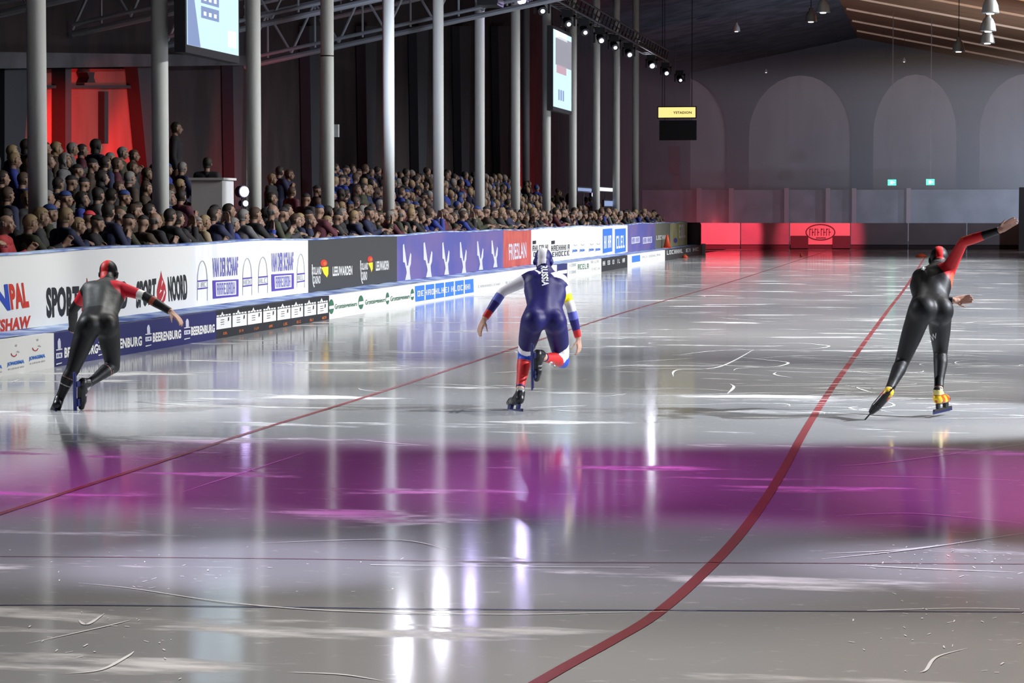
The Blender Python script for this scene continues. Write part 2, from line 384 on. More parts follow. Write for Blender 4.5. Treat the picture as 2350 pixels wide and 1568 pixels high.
# ------------------------------------------------------------------ boards: ledge, upper and lower banners
XU, XL = -10.1, -9.6
def topz(y): return 1.245+.055*(y-26)/72 + .012*math.sin(y*.9)+.01*math.sin(y*.37+1)
def upper(pxa, pxb, m, label, name='advertising_banner', X=XU):
    ya, yb = W(pxa, 600, X=X).y, W(pxb, 600, X=X).y
    t = empty(name, (X, (ya+yb)/2, 0), label=label, cat='banner')
    n = max(4, int((yb-ya)/.5)); v = []; f = []
    for i in range(n+1):
        y = ya+(yb-ya)*i/n - (ya+yb)/2; z = topz(y+(ya+yb)/2)
        for x in (0, -.12): v += [(x, y, .40), (x, y, z)]
    for i in range(n):
        a = i*4; b = a+4; f += [(a, b, b+1, a+1), (a+2, a+3, b+3, b+2), (a+1, b+1, b+3, a+3), (a, a+2, b+2, b)]
    f += [(0, 1, 3, 2), (n*4, n*4+2, n*4+3, n*4+1)]
    MB().add(v, f).build('panel', m, t); return t
def lower(pxa, pxb, m, label, X=XL):
    ya, yb = W(pxa, 600, X=X).y, W(pxb, 600, X=X).y
    t = empty('advertising_board', (X, (ya+yb)/2, 0), label=label, cat='board')
    MB().box((-.1, ya-(ya+yb)/2, .0), (0, yb-(ya+yb)/2, .375)).build('panel', m, t); return t
class LPrint(Print):
    def build(s, t):
        for ink, mbb in s.m.items():
            mbb.v = [(x-t.location.x, y-t.location.y, z) for x, y, z in mbb.v]
            mbb.build('lettering', M[ink], t)
yS, yE = W(-160, 600, X=XL).y, W(1612, 600, X=XL).y
mb = MB(); n = 160; v = []; f = []
for i in range(n+1):
    y = yS+(yE-yS)*i/n
    for j, x in enumerate((-9.7, -9.85, -10.0, -10.1)):
        v.append((x, y, .372+.02*j/3+.012*R.random()))
for i in range(n):
    for j in range(3): a = i*4+j; f.append((a, a+1, a+5, a+4))
mb.add(v, f).box((-10.22, yS, 0), (-9.7, yE, .36))
mb.build('padded_ledge', M['ledge'], label='frosty blue ledge along the top of the low advertising boards', cat='ledge')
mb = MB(); v = []; f = []
yE2 = W(1577, 600, X=XU).y
for i in range(n+1):
    y = yS+(yE2-yS)*i/n; z = topz(y)+.004
    v += [(-10.09, y, z), (-10.09, y, z+.02), (-10.24, y, z+.02+.01*R.random()), (-10.24, y, z)]
for i in range(n):
    for j in range(4): a = i*4; f.append((a+j, a+(j+1) % 4, a+4+(j+1) % 4, a+4+j))
mb.add(v, f).build('board_rail', M['ledge'], label='thin blue rail along the top edge of the banners the crowd leans on', cat='rail')

# upper banner 1
t = upper(-160, 443, M['white'], 'long white banner with big black lettering and red flames behind the red-black skater')
p = LPrint(XU)
p.text('blueink', 'EN', (-42, 660), (17, 652), (24, 712), (-36, 722), .05)
p.text('redink', 'PAL', (19, 652), (60, 648), (67, 705), (26, 711), .05)
p.text('redink', 'HATSHAW', (-48, 740), (70, 724), (68, 752), (-48, 772), .04)
for a in (0, 1):
    if a == 0:
        q = [(105, 660), (181, 656), (181, 723), (107, 731)]; fl = (200, 637, 727, 14); nn = [(219, 652), (292, 644), (292, 708), (219, 717)]
    else:
        q = [(313, 646), (358, 638), (357, 697), (312, 709)]; fl = (370, 621, 697, 11); nn = [(384, 635), (428, 629), (430, 688), (387, 693)]
    p.text('blackink', 'SPORT', *q, .05); p.text('blackink', 'NOORD', *nn, .05)
    cx, y0, y1, hw = fl; h = y1-y0
    p.poly('crimson', [(cx-1, y0), (cx+2, y0+h*.2), (cx+hw*.8, y0+h*.45), (cx+hw, y0+h*.68), (cx+hw*.75, y0+h*.9), (cx+hw*.2, y1), (cx-hw*.5, y1-h*.03), (cx-hw*.9, y0+h*.85), (cx-hw*.95, y0+h*.6), (cx-hw*.6, y0+h*.35), (cx-hw*.2, y0+h*.15)])
    p.poly('white', [(cx+1, y0+h*.28), (cx+hw*.3, y0+h*.34), (cx-hw*.3, y0+h*.58), (cx+hw*.1, y0+h*.6), (cx-hw*.5, y0+h*.7), (cx-hw*.1, y0+h*.5)], .007)
    p.poly('white', [(cx+hw*.5, y0+h*.58), (cx+hw*.7, y0+h*.66), (cx+hw*.1, y0+h*.9), (cx-hw*.2, y0+h*.92), (cx+hw*.3, y0+h*.75)], .007)
p.build(t)
# upper banner 2: two pairs of slim arches with a name between them
t = upper(443, 707, M['whitegrey'], 'pale banner with violet lettering boxes set between thin grey arches')
p = LPrint(XU)
for cx, ty, hw in ((464, 598, 12), (567, 592, 11), (603, 589, 11), (690, 582, 9)):
    by = ty+92-(cx-464)*.06
    for j in range(12):
        a0, a1 = math.pi*j/12, math.pi*(j+1)/12; k_ = .86
        def P_(a, s_): return (cx-hw*math.cos(a)*s_, ty+46-46*math.sin(a)*(1 if s_ == 1 else .95))
        p.poly('greyink', [P_(a0, 1), P_(a1, 1), P_(a1, k_), P_(a0, k_)])
    for s_ in (-1, 1): p.poly('greyink', [(cx+s_*hw, ty+46), (cx+s_*hw*.9, ty+46), (cx+s_*hw*.9, by), (cx+s_*hw, by)])
    p.poly('violetdark', [(cx-hw, ty+46), (cx+hw, ty+44), (cx+hw, ty+47), (cx-hw, ty+49.5)], .006)
    p.poly('violetdark', [(cx-hw, ty+64), (cx+hw, ty+61), (cx+hw, ty+64), (cx-hw, ty+67)], .006)
    p.glyphs('greyink', (cx-hw*.8, ty+51), (cx+hw*.8, ty+49), (cx+hw*.8, ty+60), (cx-hw*.8, ty+62), 3, seed=cx)
for (x0, x1, ya, yb, yc, yd, e) in ((487, 546, 592, 636, 644, 686, 4), (622, 673, 581, 624, 630, 669, 3)):
    p.text('violetink', 'VAN DER SCHAAF', (x0, ya), (x1, ya-3), (x1, yb-4), (x0, yb+1), .035)
    p.poly('violetdark', [(x0, yc), (x1+1, yc-3), (x1+1, yd-6), (x0+1, yd)], .004)
    p.poly('whitegrey', [(x0+7, yc+4), (x1-5, yc+1), (x1-5, yd-10), (x0+8, yd-6)], .007)
    p.glyphs('violetink', (x0+9, yc+6), (x1-7, yc+3.5), (x1-7, yd-12), (x0+10, yd-8.5), 8, .010, seed=3)
p.build(t)
# upper banner 3
t = upper(707, 911, M['charcoal'], 'charcoal banner with yellow and red logos and white city lettering')
p = LPrint(XU)
for (a, b, c, d, e) in (((715, 737, 613, 631), (718, 735, 634, 652), (743, 596, 612, 7.5), (737, 753, 612, 637), (763, 808, 611, 634)),
                        ((826, 844, 604, 620), (829, 842, 624, 644), (849, 588, 602, 6), (844, 855, 602, 625), (862, 892, 599, 622))):
    p.text('silver', 'HOLLAND', (a[0], a[2]), (a[1], a[2]-1), (a[1], a[3]-1), (a[0], a[3]), .03)
    p.text('silver', 'CASINO', (b[0], b[2]), (b[1], b[2]-1), (b[1], b[3]-1), (b[0], b[3]), .03)
    p.poly('silver', [(a[0], a[2]-6), (a[0]+2, a[2]-6), (a[0]+3, b[3]-2), (a[0]+7, b[3]+6), (a[0]+5, b[3]+8), (a[0]+2, b[3]-2)])
    p.ellipse('redink', c[0], (c[1]+c[2])/2, c[3], (c[2]-c[1])/2)
    p.ellipse('orangeink', c[0]+1.5, (c[1]+c[2])/2+1, c[3]*.5, (c[2]-c[1])/4, .007)
    p.poly('yellowink', [(d[0], d[2]+2), (d[1], d[2]), (d[1], d[3]-8), (d[1]-3, d[3]), (d[0]+6, d[3]-8)])
    p.text('silver', 'LEEUWARDEN', (e[0], e[2]+1), (e[1], e[2]-1), (e[1], e[3]-3), (e[0], e[3]), .035)
p.build(t)
# upper banner 4: six pale winged figures on blue violet
t = upper(911, 1155, M['purple'], 'blue violet banner printed with six pale winged figures')
p = LPrint(XU)
for cx, ty, by, s_ in ((934, 560, 643, 1.0), (982, 556, 637, 1.05), (1023, 556, 631, .85), (1063, 555, 628, .8), (1102, 553, 620, .75), (1135, 551, 614, .75)):
    h = by-ty; w_ = 10*s_
    p.poly('lilac', [(cx-w_, ty+2), (cx-w_*.72, ty), (cx-w_*.3, ty+h*.36), (cx-w_*.05, ty+h*.58), (cx-w_*.35, ty+h*.66), (cx-w_*.55, ty+h*.52), (cx-w_*.95, ty+h*.5)])
    p.poly('lilac', [(cx+w_*.75, ty+h*.24), (cx+w_*.95, ty+h*.3), (cx+w_*.85, ty+h*.55), (cx+w_*.45, ty+h*.7), (cx+w_*.1, ty+h*.66), (cx+w_*.45, ty+h*.42)])
    p.poly('lilac', [(cx-w_*.4, ty+h*.6), (cx+w_*.5, ty+h*.6), (cx+w_*.6, ty+h*.82), (cx+w_*.8, by-1), (cx-w_*.5, by), (cx-w_*.15, ty+h*.8)], .006)
p.build(t)
t = upper(1155, 1219, M['red'], 'brick red banner with faint pale lettering beside the violet one')
p = LPrint(XU); p.text('lilac', 'FRIESLAN', (1167, 560), (1207, 556), (1208, 592), (1168, 598), .02); p.build(t)
t = upper(1219, 1440, M['white'], 'white banner with black logos, small blue logos and two blue panels')
p = LPrint(XU)
for x0, x1 in ((1222, 1261), (1265, 1308)):
    p.poly('blackink', [(x0, 553), (x0+8, 552), (x0+8, 560), (x0, 561)])
    p.glyphs('blackink', (x0, 564), (x1, 561), (x1, 573), (x0, 577), 8, seed=x0)
    p.glyphs('blackink', (x0+2, 579), (x1, 575), (x1, 586), (x0+2, 590), 6, seed=x0+1)
for x0 in (1313, 1330, 1351, 1366):
    dy = -(x0-1313)*.055
    p.text('skyink', 'JONGSMA', (x0, 573+dy), (x0+12, 572+dy), (x0+12, 579+dy), (x0, 581+dy), .05)
    p.ellipse('greyink', x0+7, 561+dy, 4, 4, ring=.4, a0=180, a1=360)
for x0, x1 in ((1383, 1405), (1411, 1436)):
    p.poly('skyink', [(x0, 526), (x1, 524), (x1, 577), (x0, 582)])
    p.glyphs('whitegrey', (x0+3, 542), (x1-2, 540), (x1-2, 568), (x0+3, 571), 4, .007, seed=x0)
p.build(t)
t = upper(1440, 1503, M['purple'], 'violet banner with two pale text blocks near the far end')
p = LPrint(XU)
for x0, x1 in ((1449, 1468), (1475, 1496)): p.poly('lilac', [(x0, 545), (x1, 543), (x1, 557), (x0, 560)]); p.glyphs('violetink', (x0+1, 547), (x1-1, 545), (x1-1, 555), (x0+1, 558), 6, .007)
p.build(t)
t = upper(1503, 1538, M['olive'], 'dark olive banner behind the small orange cone')
p = LPrint(XU); p.glyphs('silver', (1506, 541), (1535, 539), (1535, 548), (1506, 551), 7); p.build(t)
t = upper(1538, 1577, M['khaki'], 'khaki yellow banner, the last one of the long row')
p = LPrint(XU); p.glyphs('silver', (1558, 516), (1574, 515), (1574, 545), (1558, 547), 3); p.ellipse('violetdark', 1550, 552, 4, 6); p.build(t)
# lower boards
t = lower(-160, 122, M['white'], 'low white board with small blue lettered smile logos at the near end')
p = LPrint(XL)
for (x0, x1, y0, y1, h) in ((16, 55, 832, 825, 10.5), (66, 103, 819, 812, 10.5), (-36, 4, 845, 837, 10.5)):
    p.text('skyink', 'JONGSMA', (x0, y0), (x1, y1), (x1, y1+h), (x0, y0+h), .05)
    p.glyphs('greyink', (x0+2, y0+h+4), (x1, y1+h+4), (x1, y1+h+7), (x0+2, y0+h+7), 12)
    cx = (x0+x1)/2
    p.ellipse('crimson', cx-4, y1-14, 7, 8, ring=.25, a0=180, a1=350); p.ellipse('greyink', cx+1, y1-32, 2, 2.4)
    p.poly('greyink', [(cx+1, y1-18), (cx+5, y1-20), (cx+10, y1-16), (cx+4, y1-17)])
p.build(t)
t = lower(122, 495, M['navy'], 'low navy board with white bottles and white lettering below the red-black skater')
p = LPrint(XL)
for cx, y0, y1 in ((135, 777, 838), (232, 762, 817), (340, 746, 796), (429, 732, 780)):
    h = y1-y0
    p.poly('lilac', [(cx-1, y0), (cx+1.5, y0), (cx+3.5, y0+h*.12), (cx+4, y0+h*.38), (cx-3, y0+h*.4), (cx-3.5, y0+h*.12)])
    p.poly('white', [(cx-7, y0+h*.42), (cx+7, y0+h*.38), (cx+7, y0+h*.42), (cx-7, y0+h*.46)])
    p.poly('white', [(cx-7, y0+h*.56), (cx+7, y0+h*.53), (cx+7, y0+h*.72), (cx-7, y0+h*.76)])
    p.glyphs('blueink', (cx-5, y0+h*.6), (cx+5, y0+h*.57), (cx+5, y0+h*.68), (cx-5, y0+h*.71), 4, .007)
    p.poly('white', [(cx-6.5, y0+h*.95), (cx+6.5, y0+h*.9), (cx+6.5, y0+h*.93), (cx-6.5, y0+h)])
for x0, x1, ya, yb in ((147, 224, 798, 822), (243, 325, 781, 805), (350, 415, 764, 786), (438, 492, 750, 771)):
    sl = (x1-x0)*.115
    p.text('white', 'BEERENBURG', (x0, ya), (x1, ya-sl), (x1, yb-2-sl), (x0, yb), .045)
p.build(t)
t = lower(495, 755, M['blackink'], 'low black board with a row of eight white squares and orange marks')
p = LPrint(XL)
for j, (x0, x1) in enumerate(((496, 530), (533, 566), (568, 600.5), (603.5, 633), (636, 666), (668, 695), (698, 725), (728, 752))):
    T = lambda x: 724.5-(x-495)*.1365; B = lambda x: 757-(x-495)*.152
    p.poly('white', [(x0, T(x0)+5), (x1, T(x1)+5), (x1, B(x1)), (x0, B(x0))])
    n_ = 5
    for q in range(n_):
        a = x0+(x1-x0)*(q+.08)/n_; b = x0+(x1-x0)*(q+.85)/n_
        p.poly('white', [(a, T(a)), (b, T(b)), (b, T(b)+3.5), (a, T(a)+3.5)])
    cx = x0+(x1-x0)*.4
    p.poly('white', [(cx-3, T(cx)), (cx, T(cx)-7), (cx+3, T(cx))])
    for q in range(3):
        yy = T(cx)+11+q*5.2; p.poly('charcoal', [(cx-4, yy+.5), (cx+4, yy-.6), (cx+4, yy+.8), (cx-4, yy+1.9)], .007)
    p.poly('charcoal', [(x1-8, T(x1)+9), (x1-5, T(x1)+8), (x1-5.5, T(x1)+16), (x1-8, T(x1)+18)], .007)
    p.glyphs('orangeink', ((x0+x1)/2-1, B(x0)+6), ((x0+x1)/2+9, B(x0)+4), ((x0+x1)/2+9, B(x0)+9.5), ((x0+x1)/2-1, B(x0)+12), 3, seed=j)
p.build(t)
t = lower(755, 1278, M['white'], 'low white board with green ovals and a bright blue lettered block')
p = LPrint(XL)
for cx, cy_, rx, ry in ((760, 704, 6, 17), (828, 694, 6, 16), (889, 685, 4, 14), (946, 676, 4, 13)):
    p.ellipse('greenink', cx, cy_, rx, ry); p.poly('whitegrey', [(cx-rx*.9, cy_-1), (cx+rx*.9, cy_-3), (cx+rx*.9, cy_+4), (cx-rx*.9, cy_+6)], .007)
for x0, x1, ya in ((768, 819, 698), (838, 884, 688), (896, 940, 680)):
    p.text('greenink', 'Grontsingenieurs', (x0, ya), (x1, ya-(x1-x0)*.12), (x1, ya+14-(x1-x0)*.14), (x0, ya+16), .02)
p.poly('skyink', [(952, 657), (1086, 640), (1087, 671), (953, 693)])
for j in range(1, 6):
    x = 952+j*22.5; p.poly('white', [(x-1.2, 656-j*2.5), (x+1.2, 655-j*2.5), (x+1.2, 692-j*3.6), (x-1.2, 692-j*3.6)], .007)
p.glyphs('lilac', (957, 668), (1083, 651), (1083, 663), (957, 681), 17, .0085, seed=5)
for x0, x1, ya in ((1097, 1150, 655), (1160, 1205, 646), (1215, 1262, 638)): p.glyphs('greyink', (x0, ya), (x1, ya-6), (x1, ya-1), (x0, ya+6), 12, seed=x0)
p.build(t)
t = lower(1278, 1302, M['navy'], 'short navy board section beside the blue skater head')
p = LPrint(XL); p.poly('white', [(1279, 622), (1301, 619), (1301, 627), (1279, 630)]); p.build(t)
t = lower(1302, 1380, M['white'], 'low white board with faint green text blocks')
p = LPrint(XL)
for x0, x1, ya, h in ((1307, 1322, 606, 7), (1326, 1352, 607, 12), (1356, 1377, 598, 7), (1307, 1322, 622, 7), (1358, 1377, 615, 6)): p.glyphs('greenink' if h > 8 else 'greyink', (x0, ya), (x1, ya-2), (x1, ya+h-2), (x0, ya+h), 5, seed=x0)
p.build(t)
t = lower(1380, 1440, M['blackink'], 'low black board carrying five white marks in a row')
p = LPrint(XL)
for j in range(5): x = 1386+j*11.3; p.glyphs('silver', (x-3, 600-j*1.6), (x+3, 599-j*1.6), (x+3, 609-j*1.8), (x-3, 610-j*1.8), 2, seed=j)
p.build(t)
t = lower(1440, 1526, M['whitegrey'], 'low pale board with a small blue square near the far end')
p = LPrint(XL); p.poly('skyink', [(1450, 588), (1469, 585), (1469, 600), (1450, 603)]); p.glyphs('greyink', (1474, 588), (1516, 582), (1516, 587), (1474, 593), 9); p.build(t)
t = lower(1526, 1611, M['charcoal'], 'low black board with pale marks, last before the open bend')
p = LPrint(XL); p.glyphs('silver', (1530, 575), (1568, 571), (1568, 580), (1530, 585), 7); p.glyphs('silver', (1574, 571), (1605, 568), (1605, 575), (1574, 579), 4); p.build(t)
yy = W(1612, 590, X=XL).y
MB().box((-9.75, yy, 0), (-9.5, yy+.35, .42)).build('end_post', M['white'], label='short pale post closing the far end of the low boards', cat='post')
# dark rolled mat at the end of the banner row
mb = MB(); c = W(1590, 545, X=-10.0); 
mb.lathe([(.3, 0), (.34, .1), (.34, 1.2), (.3, 1.28)], (c.x, c.y, 0), 24)
mb.build('rolled_mat', M['paddark'], label='dark upright rolled mat standing at the far end of the banners', cat='mat', smooth=True)
# small cones and markers
def cone(px, py, X=None, z=0, h=.45, label='', sx=1):
    p = W(px, py, Z=z)
    t = empty('traffic_cone', (p.x, p.y, z), label=label, cat='cone')
    MB().box((-.16, -.16, 0), (.16, .16, .03)).build('base', M['cone'], t)
    MB().lathe([(.125, .03), (.03, h), (.0, h)], (0, 0, 0), 16).build('cone_body', M['cone'], t, smooth=True)
p_ = W(1531, 566, X=-9.9)
t = empty('traffic_cone', (p_.x, p_.y, .395), label='small orange cone on the blue ledge near the far banners', cat='cone')
MB().box((-.16, -.16, 0), (.16, .16, .03)).build('base', M['cone'], t)
MB().lathe([(.13, .03), (.035, .48), (.0, .49)], (0, 0, 0), 16).build('cone_body', M['cone'], t, smooth=True)
for px, py, lb, rr_ in ((2114, 590, 'flat orange lane marker on the far ice by the arm-raising skater', .22), (1839, 589, 'tiny orange lane marker on the far ice below the emblem mat', .06), (1572, 592, 'small orange marker against the last black board', .12)):
    p_ = W(px, py, Z=0)
    if px == 1572: p_ = W(px, 592, X=-9.45); p_.z = 0
    MB().lathe([(rr_, 0), (rr_*.9, .05), (rr_*.35, .12), (.0, .13)], (p_.x, p_.y, 0), 16).build('lane_marker', M['cone'], label=lb, cat='marker', smooth=True)

# ------------------------------------------------------------------ lines and skate marks on the ice
def ribbon(pts, wd, z, m, name, **k):
    """pts world xy; smooth ribbon"""
    P = [Vector((p[0], p[1], 0)) for p in pts]; out = []
    for i in range(len(P)-1):
        p0, p1, p2, p3 = P[max(i-1, 0)], P[i], P[i+1], P[min(i+2, len(P)-1)]
        for s_ in range(8):
            t = s_/8; out.append(.5*((2*p1)+(p2-p0)*t+(2*p0-5*p1+4*p2-p3)*t*t+(3*p1-p0-3*p2+p3)*t**3))
    out.append(P[-1]); v = []; f = []
    for i, q in enumerate(out):
        d = (out[min(i+1, len(out)-1)]-out[max(i-1, 0)]).normalized(); nrm = Vector((-d.y, d.x, 0))
        ww = wd(i/(len(out)-1)) if callable(wd) else wd
        v += [q+nrm*ww/2+Vector((0, 0, z)), q-nrm*ww/2+Vector((0, 0, z))]
    for i in range(len(out)-1): f.append((2*i, 2*i+1, 2*i+3, 2*i+2))
    if name is None: return v, f
    return MB().add(v, f).build(name, m, **k)
def icept(l): return [tuple(W(a, b, Z=0))[:2] for a, b in l]
ribbon(icept([(1180, 1600), (1300, 1530), (1400, 1475), (1500, 1415), (1600, 1330), (1700, 1225), (1780, 1110), (1850, 985), (1900, 905), (1960, 820), (2040, 710), (2085, 650), (2125, 587)]), .062, .003, M['laneline'], 'lane_line', label='wide red lane line curving out of the foreground towards the arm-raising skater', cat='line')
ribbon(icept([(-60, 1200), (200, 1115), (400, 1050), (600, 985), (860, 905), (1180, 800), (1440, 715), (1700, 640), (1900, 575.5)]), .045, .003, M['laneline'], 'lane_line', label='thin red lane line running diagonally behind the blue skater', cat='line')
ribbon(icept([(-60, 1278), (300, 1280), (700, 1284), (1175, 1291), (1700, 1293), (2400, 1296)]), .016, .003, M['thinred'], 'cross_line', label='thin faint red line straight across the near ice', cat='line')
ribbon(icept([(-60, 1390), (300, 1391), (1000, 1399), (1500, 1402), (2400, 1406)]), .022, .003, M['blueline'], 'cross_line', label='thin dark blue line straight across the nearest ice', cat='line')
mb = MB()
def mark(pts, wd):
    v, f = ribbon(icept(pts), wd, .004, None, None); mb.add(v, f)
tp = lambda a: (lambda t: a*max(.12, math.sin(math.pi*min(1, max(0, t)))))
mark([(180, 1340), (300, 1352), (500, 1382), (700, 1400), (900, 1408), (1175, 1412), (1380, 1408), (1600, 1404)], tp(.02))
mark([(850, 1298), (1175, 1302), (1490, 1304)], .012); mark([(1990, 1403), (2200, 1398), (2340, 1400)], .012)
mark([(1740, 790), (1830, 788), (1890, 793), (1902, 796), (1880, 800), (1820, 804)], tp(.03))
mark([(1545, 865), (1555, 850), (1650, 843), (1730, 803)], tp(.035)); mark([(1560, 815), (1640, 806), (1730, 803)], tp(.03))
mark([(1695, 820), (1760, 827), (1808, 833), (1790, 841), (1765, 843)], tp(.035)); mark([(1675, 882), (1684, 888), (1678, 897), (1668, 905)], tp(.03))
mark([(180, 1425), (200, 1435), (240, 1410)], tp(.02)); mark([(150, 1548), (230, 1540), (290, 1510), (308, 1497)], tp(.018))
mark([(660, 1545), (780, 1550), (880, 1565)], tp(.015)); mark([(2110, 1545), (2125, 1540), (2150, 1510), (2220, 1490)], tp(.014))
mark([(60, 1480), (240, 1440), (300, 1425)], tp(.012)); mark([(600, 1248), (900, 1240), (1025, 1262)], tp(.02))
mark([(1885, 1285), (2100, 1262), (2350, 1225)], tp(.02)); mark([(1895, 1272), (2050, 1265), (2180, 1250)], tp(.02)); mark([(1950, 1298), (2100, 1306), (2350, 1316)], tp(.02))
mark([(820, 1010), (900, 1018), (985, 1024)], tp(.02)); mark([(420, 1130), (560, 1085), (700, 1040)], tp(.012)); mark([(520, 1076), (560, 1077), (600, 1086)], tp(.012))
mark([(1905, 1070), (2040, 1062), (2350, 1020)], tp(.016)); mark([(1880, 1092), (2100, 1096), (2340, 1104)], tp(.016)); mark([(1920, 1185), (2100, 1180), (2345, 1202)], tp(.016))
for i in range(330):
    y = 9.86e3/R.uniform(105, 470)  # spread evenly as seen along the ice
    x = R.uniform(-9.2, 3.5) if R.random() < .7 else R.uniform(-3, 3.2)
    if R.random() < .5: x = R.uniform(-1.5, .0)+y*.012
    ln = R.uniform(.25, 1.4); a = R.choice((0, math.pi))+R.gauss(0, .5); cv = R.gauss(0, .8); pts = []
    for j in range(4):
        pts.append((x, y)); x += math.cos(a)*ln/3; y += math.sin(a)*ln/3; a += cv/3
    if min(p[0] for p in pts) < -9.3: continue
    v, f = ribbon(pts, tp(R.uniform(.008, .028)), .004, None, None); mb.add(v, f)
for i in range(160):  # specks of frost near the camera
    px, py = R.choice([(R.gauss(230, 170), R.gauss(1440, 50)), (R.gauss(2150, 120), R.gauss(1460, 60)), (R.gauss(500, 200), R.gauss(1320, 30)), (R.gauss(2150, 130), R.gauss(1300, 14)), (R.gauss(2180, 100), R.gauss(1265, 14))])
    p = W(px, max(1000, py), Z=0); a = R.uniform(0, 3.14); l = R.uniform(.004, .03)
    v, f = ribbon([(p.x, p.y), (p.x+l*math.cos(a), p.y+l*math.sin(a)*2)], R.uniform(.003, .008), .004, None, None); mb.add(v, f)
mb.build('skate_marks', M['frost'], label='white skate scratches and frost specks scattered over the ice', cat='scratches', kind='stuff')

# ------------------------------------------------------------------ columns, trusses, screens, lamps
colpx = [87, 369, 583, 752, 892, 1006, 1101, 1183, 1254, 1314, 1368, 1414, 1458]
ORD = ['first', 'second', 'third', 'fourth', 'fifth', 'sixth', 'seventh', 'eighth', 'ninth', 'tenth', 'eleventh', 'twelfth', 'thirteenth', 'fourteenth', 'fifteenth', 'sixteenth', 'seventeenth', 'eighteenth', 'nineteenth', 'twentieth']
ORD += ['twenty-'+o for o in ORD[:9]] + ['thirtieth'] + ['thirty-'+o for o in ORD[:9]] + ['fortieth'] + ['forty-'+o for o in ORD[:9]]+['fiftieth']+['fifty-'+o for o in ORD[:9]]+['sixtieth']
XC = -11.7
for i, px in enumerate(colpx):
    y = W(px, 487, X=XC).y
    o = MB().lathe([(.128, 0), (.128, roofz(XC)-.02)], (XC, y, 0), 28).build('column', M['column'], smooth=True,
        label='pale round steel column, %s in the row counted from the near end' % ORD[i], cat='column', group='columns along the stand')
    if i == 3:
        z = W(px, 129, X=XC).z; MB().lathe([(.132, z-.012), (.132, z+.012)], (XC, y, 0), 28).build('joint_band', M['black'], o)
        z = W(px, 300, X=XC).z; MB().box((XC+.1, y+.05, z-.12), (XC+.2, y+.15, z+.12)).build('junction_box', M['greyink'], o)
for px, lb in ((1207, 'thin dim column standing farther back between the eighth and ninth pale columns'),):
    p = W(px, 400, X=-15.5); MB().lathe([(.14, 0), (.14, roofz(-15.5)-.03)], (-15.5, p.y, 0), 20).build('column', M['steel'], smooth=True, label=lb, cat='column')
# roof trusses across the stand
def truss(y, x0, x1, z0, sl, label, dep=1.25):
    t = empty('roof_truss', (x0, y, z0), label=label, cat='truss', group='roof trusses over the stand')
    def zz(x): return sl*(x-x0)
    mb = MB(); X = lambda x: x-x0
    for dz, r in ((0, .07), (.2, .05)): mb.tube((0, 0, dz), (X(x1), 0, zz(x1)+dz), r, n=8)
    mb.build('bottom_chord', M['steel'], t)
    mb = MB()
    for dz, r in ((dep, .06), (dep+.28, .05)): mb.tube((0, 0, dz), (X(x1), 0, zz(x1)+dz), r, n=8)
    mb.build('top_chord', M['steel'], t)
    mb = MB(); n_ = 7
    for i in range(n_):
        a = x0+(x1-x0)*i/n_; b = x0+(x1-x0)*(i+.5)/n_; c = x0+(x1-x0)*(i+1)/n_
        mb.tube((X(a), 0, zz(a)+.1), (X(b), 0, zz(b)+dep), .035, n=6); mb.tube((X(b), 0, zz(b)+dep), (X(c), 0, zz(c)+.1), .035, n=6); mb.tube((X(b), 0, zz(b)+.1), (X(b), 0, zz(b)+dep), .03, n=6)
    mb.build('lattice', M['steel'], t)
for i, (y, z) in enumerate(((63, 5.42), (56.5, 5.55), (50, 5.35), (44, 5.15), (39, 5.0), (71, 7.2))):
    truss(y, -17.7, -9.0, z, .2, 'grey lattice roof truss over the stand, %s nearest to the ice start' % ('fifth', 'fourth', 'third', 'second', 'most', 'sixth')[i] if i != 4 else 'grey lattice roof truss over the stand, the very nearest one')
# red lit bay of the left wall: panels, rails and dark flared pilasters
XWl = -17.78
def wp(px, py): p = W(px, py, X=XWl); return (p.y, p.z)
t = empty('wall_bay', (0, 0, 0), label='bright red lit panelled wall bay behind the first two columns', cat='wall panel')
mb = MB(); mb.prism([wp(8, 480), wp(8, 300), wp(22, 205), wp(60, 158), wp(282, 158), wp(298, 235), wp(312, 330), wp(325, 480)], 'x', XWl, XWl+.06); mb.build('panel', M['red_lit_panel'], t)
mb = MB()
mb.prism([wp(20, 203), wp(285, 203), wp(285, 196), wp(20, 196)], 'x', XWl+.061, XWl+.16)
mb.prism([wp(219, 330), wp(228, 330), wp(228, 210), wp(219, 210)], 'x', XWl+.061, XWl+.2)
mb.build('rail', M['pilaster'], t)
mb = MB(); mb.prism([wp(168, 190), wp(188, 190), wp(184, 178), wp(186, 166), wp(168, 166), wp(173, 178)], 'x', XWl+.061, XWl+.3); mb.build('wall_lamp', M['black'], t)
for i, (a, b, c, d) in enumerate(((280, 322, 312, 345), (-30, 30, -30, 6), (112, 126, 112, 126))):
    MB().prism([wp(a, 150), wp(b, 150), wp(d, 480), wp(c, 480)], 'x', XWl+.01, XWl+.35).build('trim_%d' % (20+i), M['pilaster'], kind='structure')
MB().prism([wp(-60, 158), wp(520, 150), wp(520, 128), wp(-60, 120)], 'x', XWl+.01, XWl+.5).build('trim_24', M['tribune'], kind='structure')
for i, px in enumerate((520, 700, 830, 950, 1050, 1140)):
    MB().prism([wp(px-14, 60), wp(px+14, 60), wp(px+7, 480), wp(px-7, 480)], 'x', XWl+.01, XWl+.3).build('trim_%d' % (30+i), M['pilaster'], kind='structure')

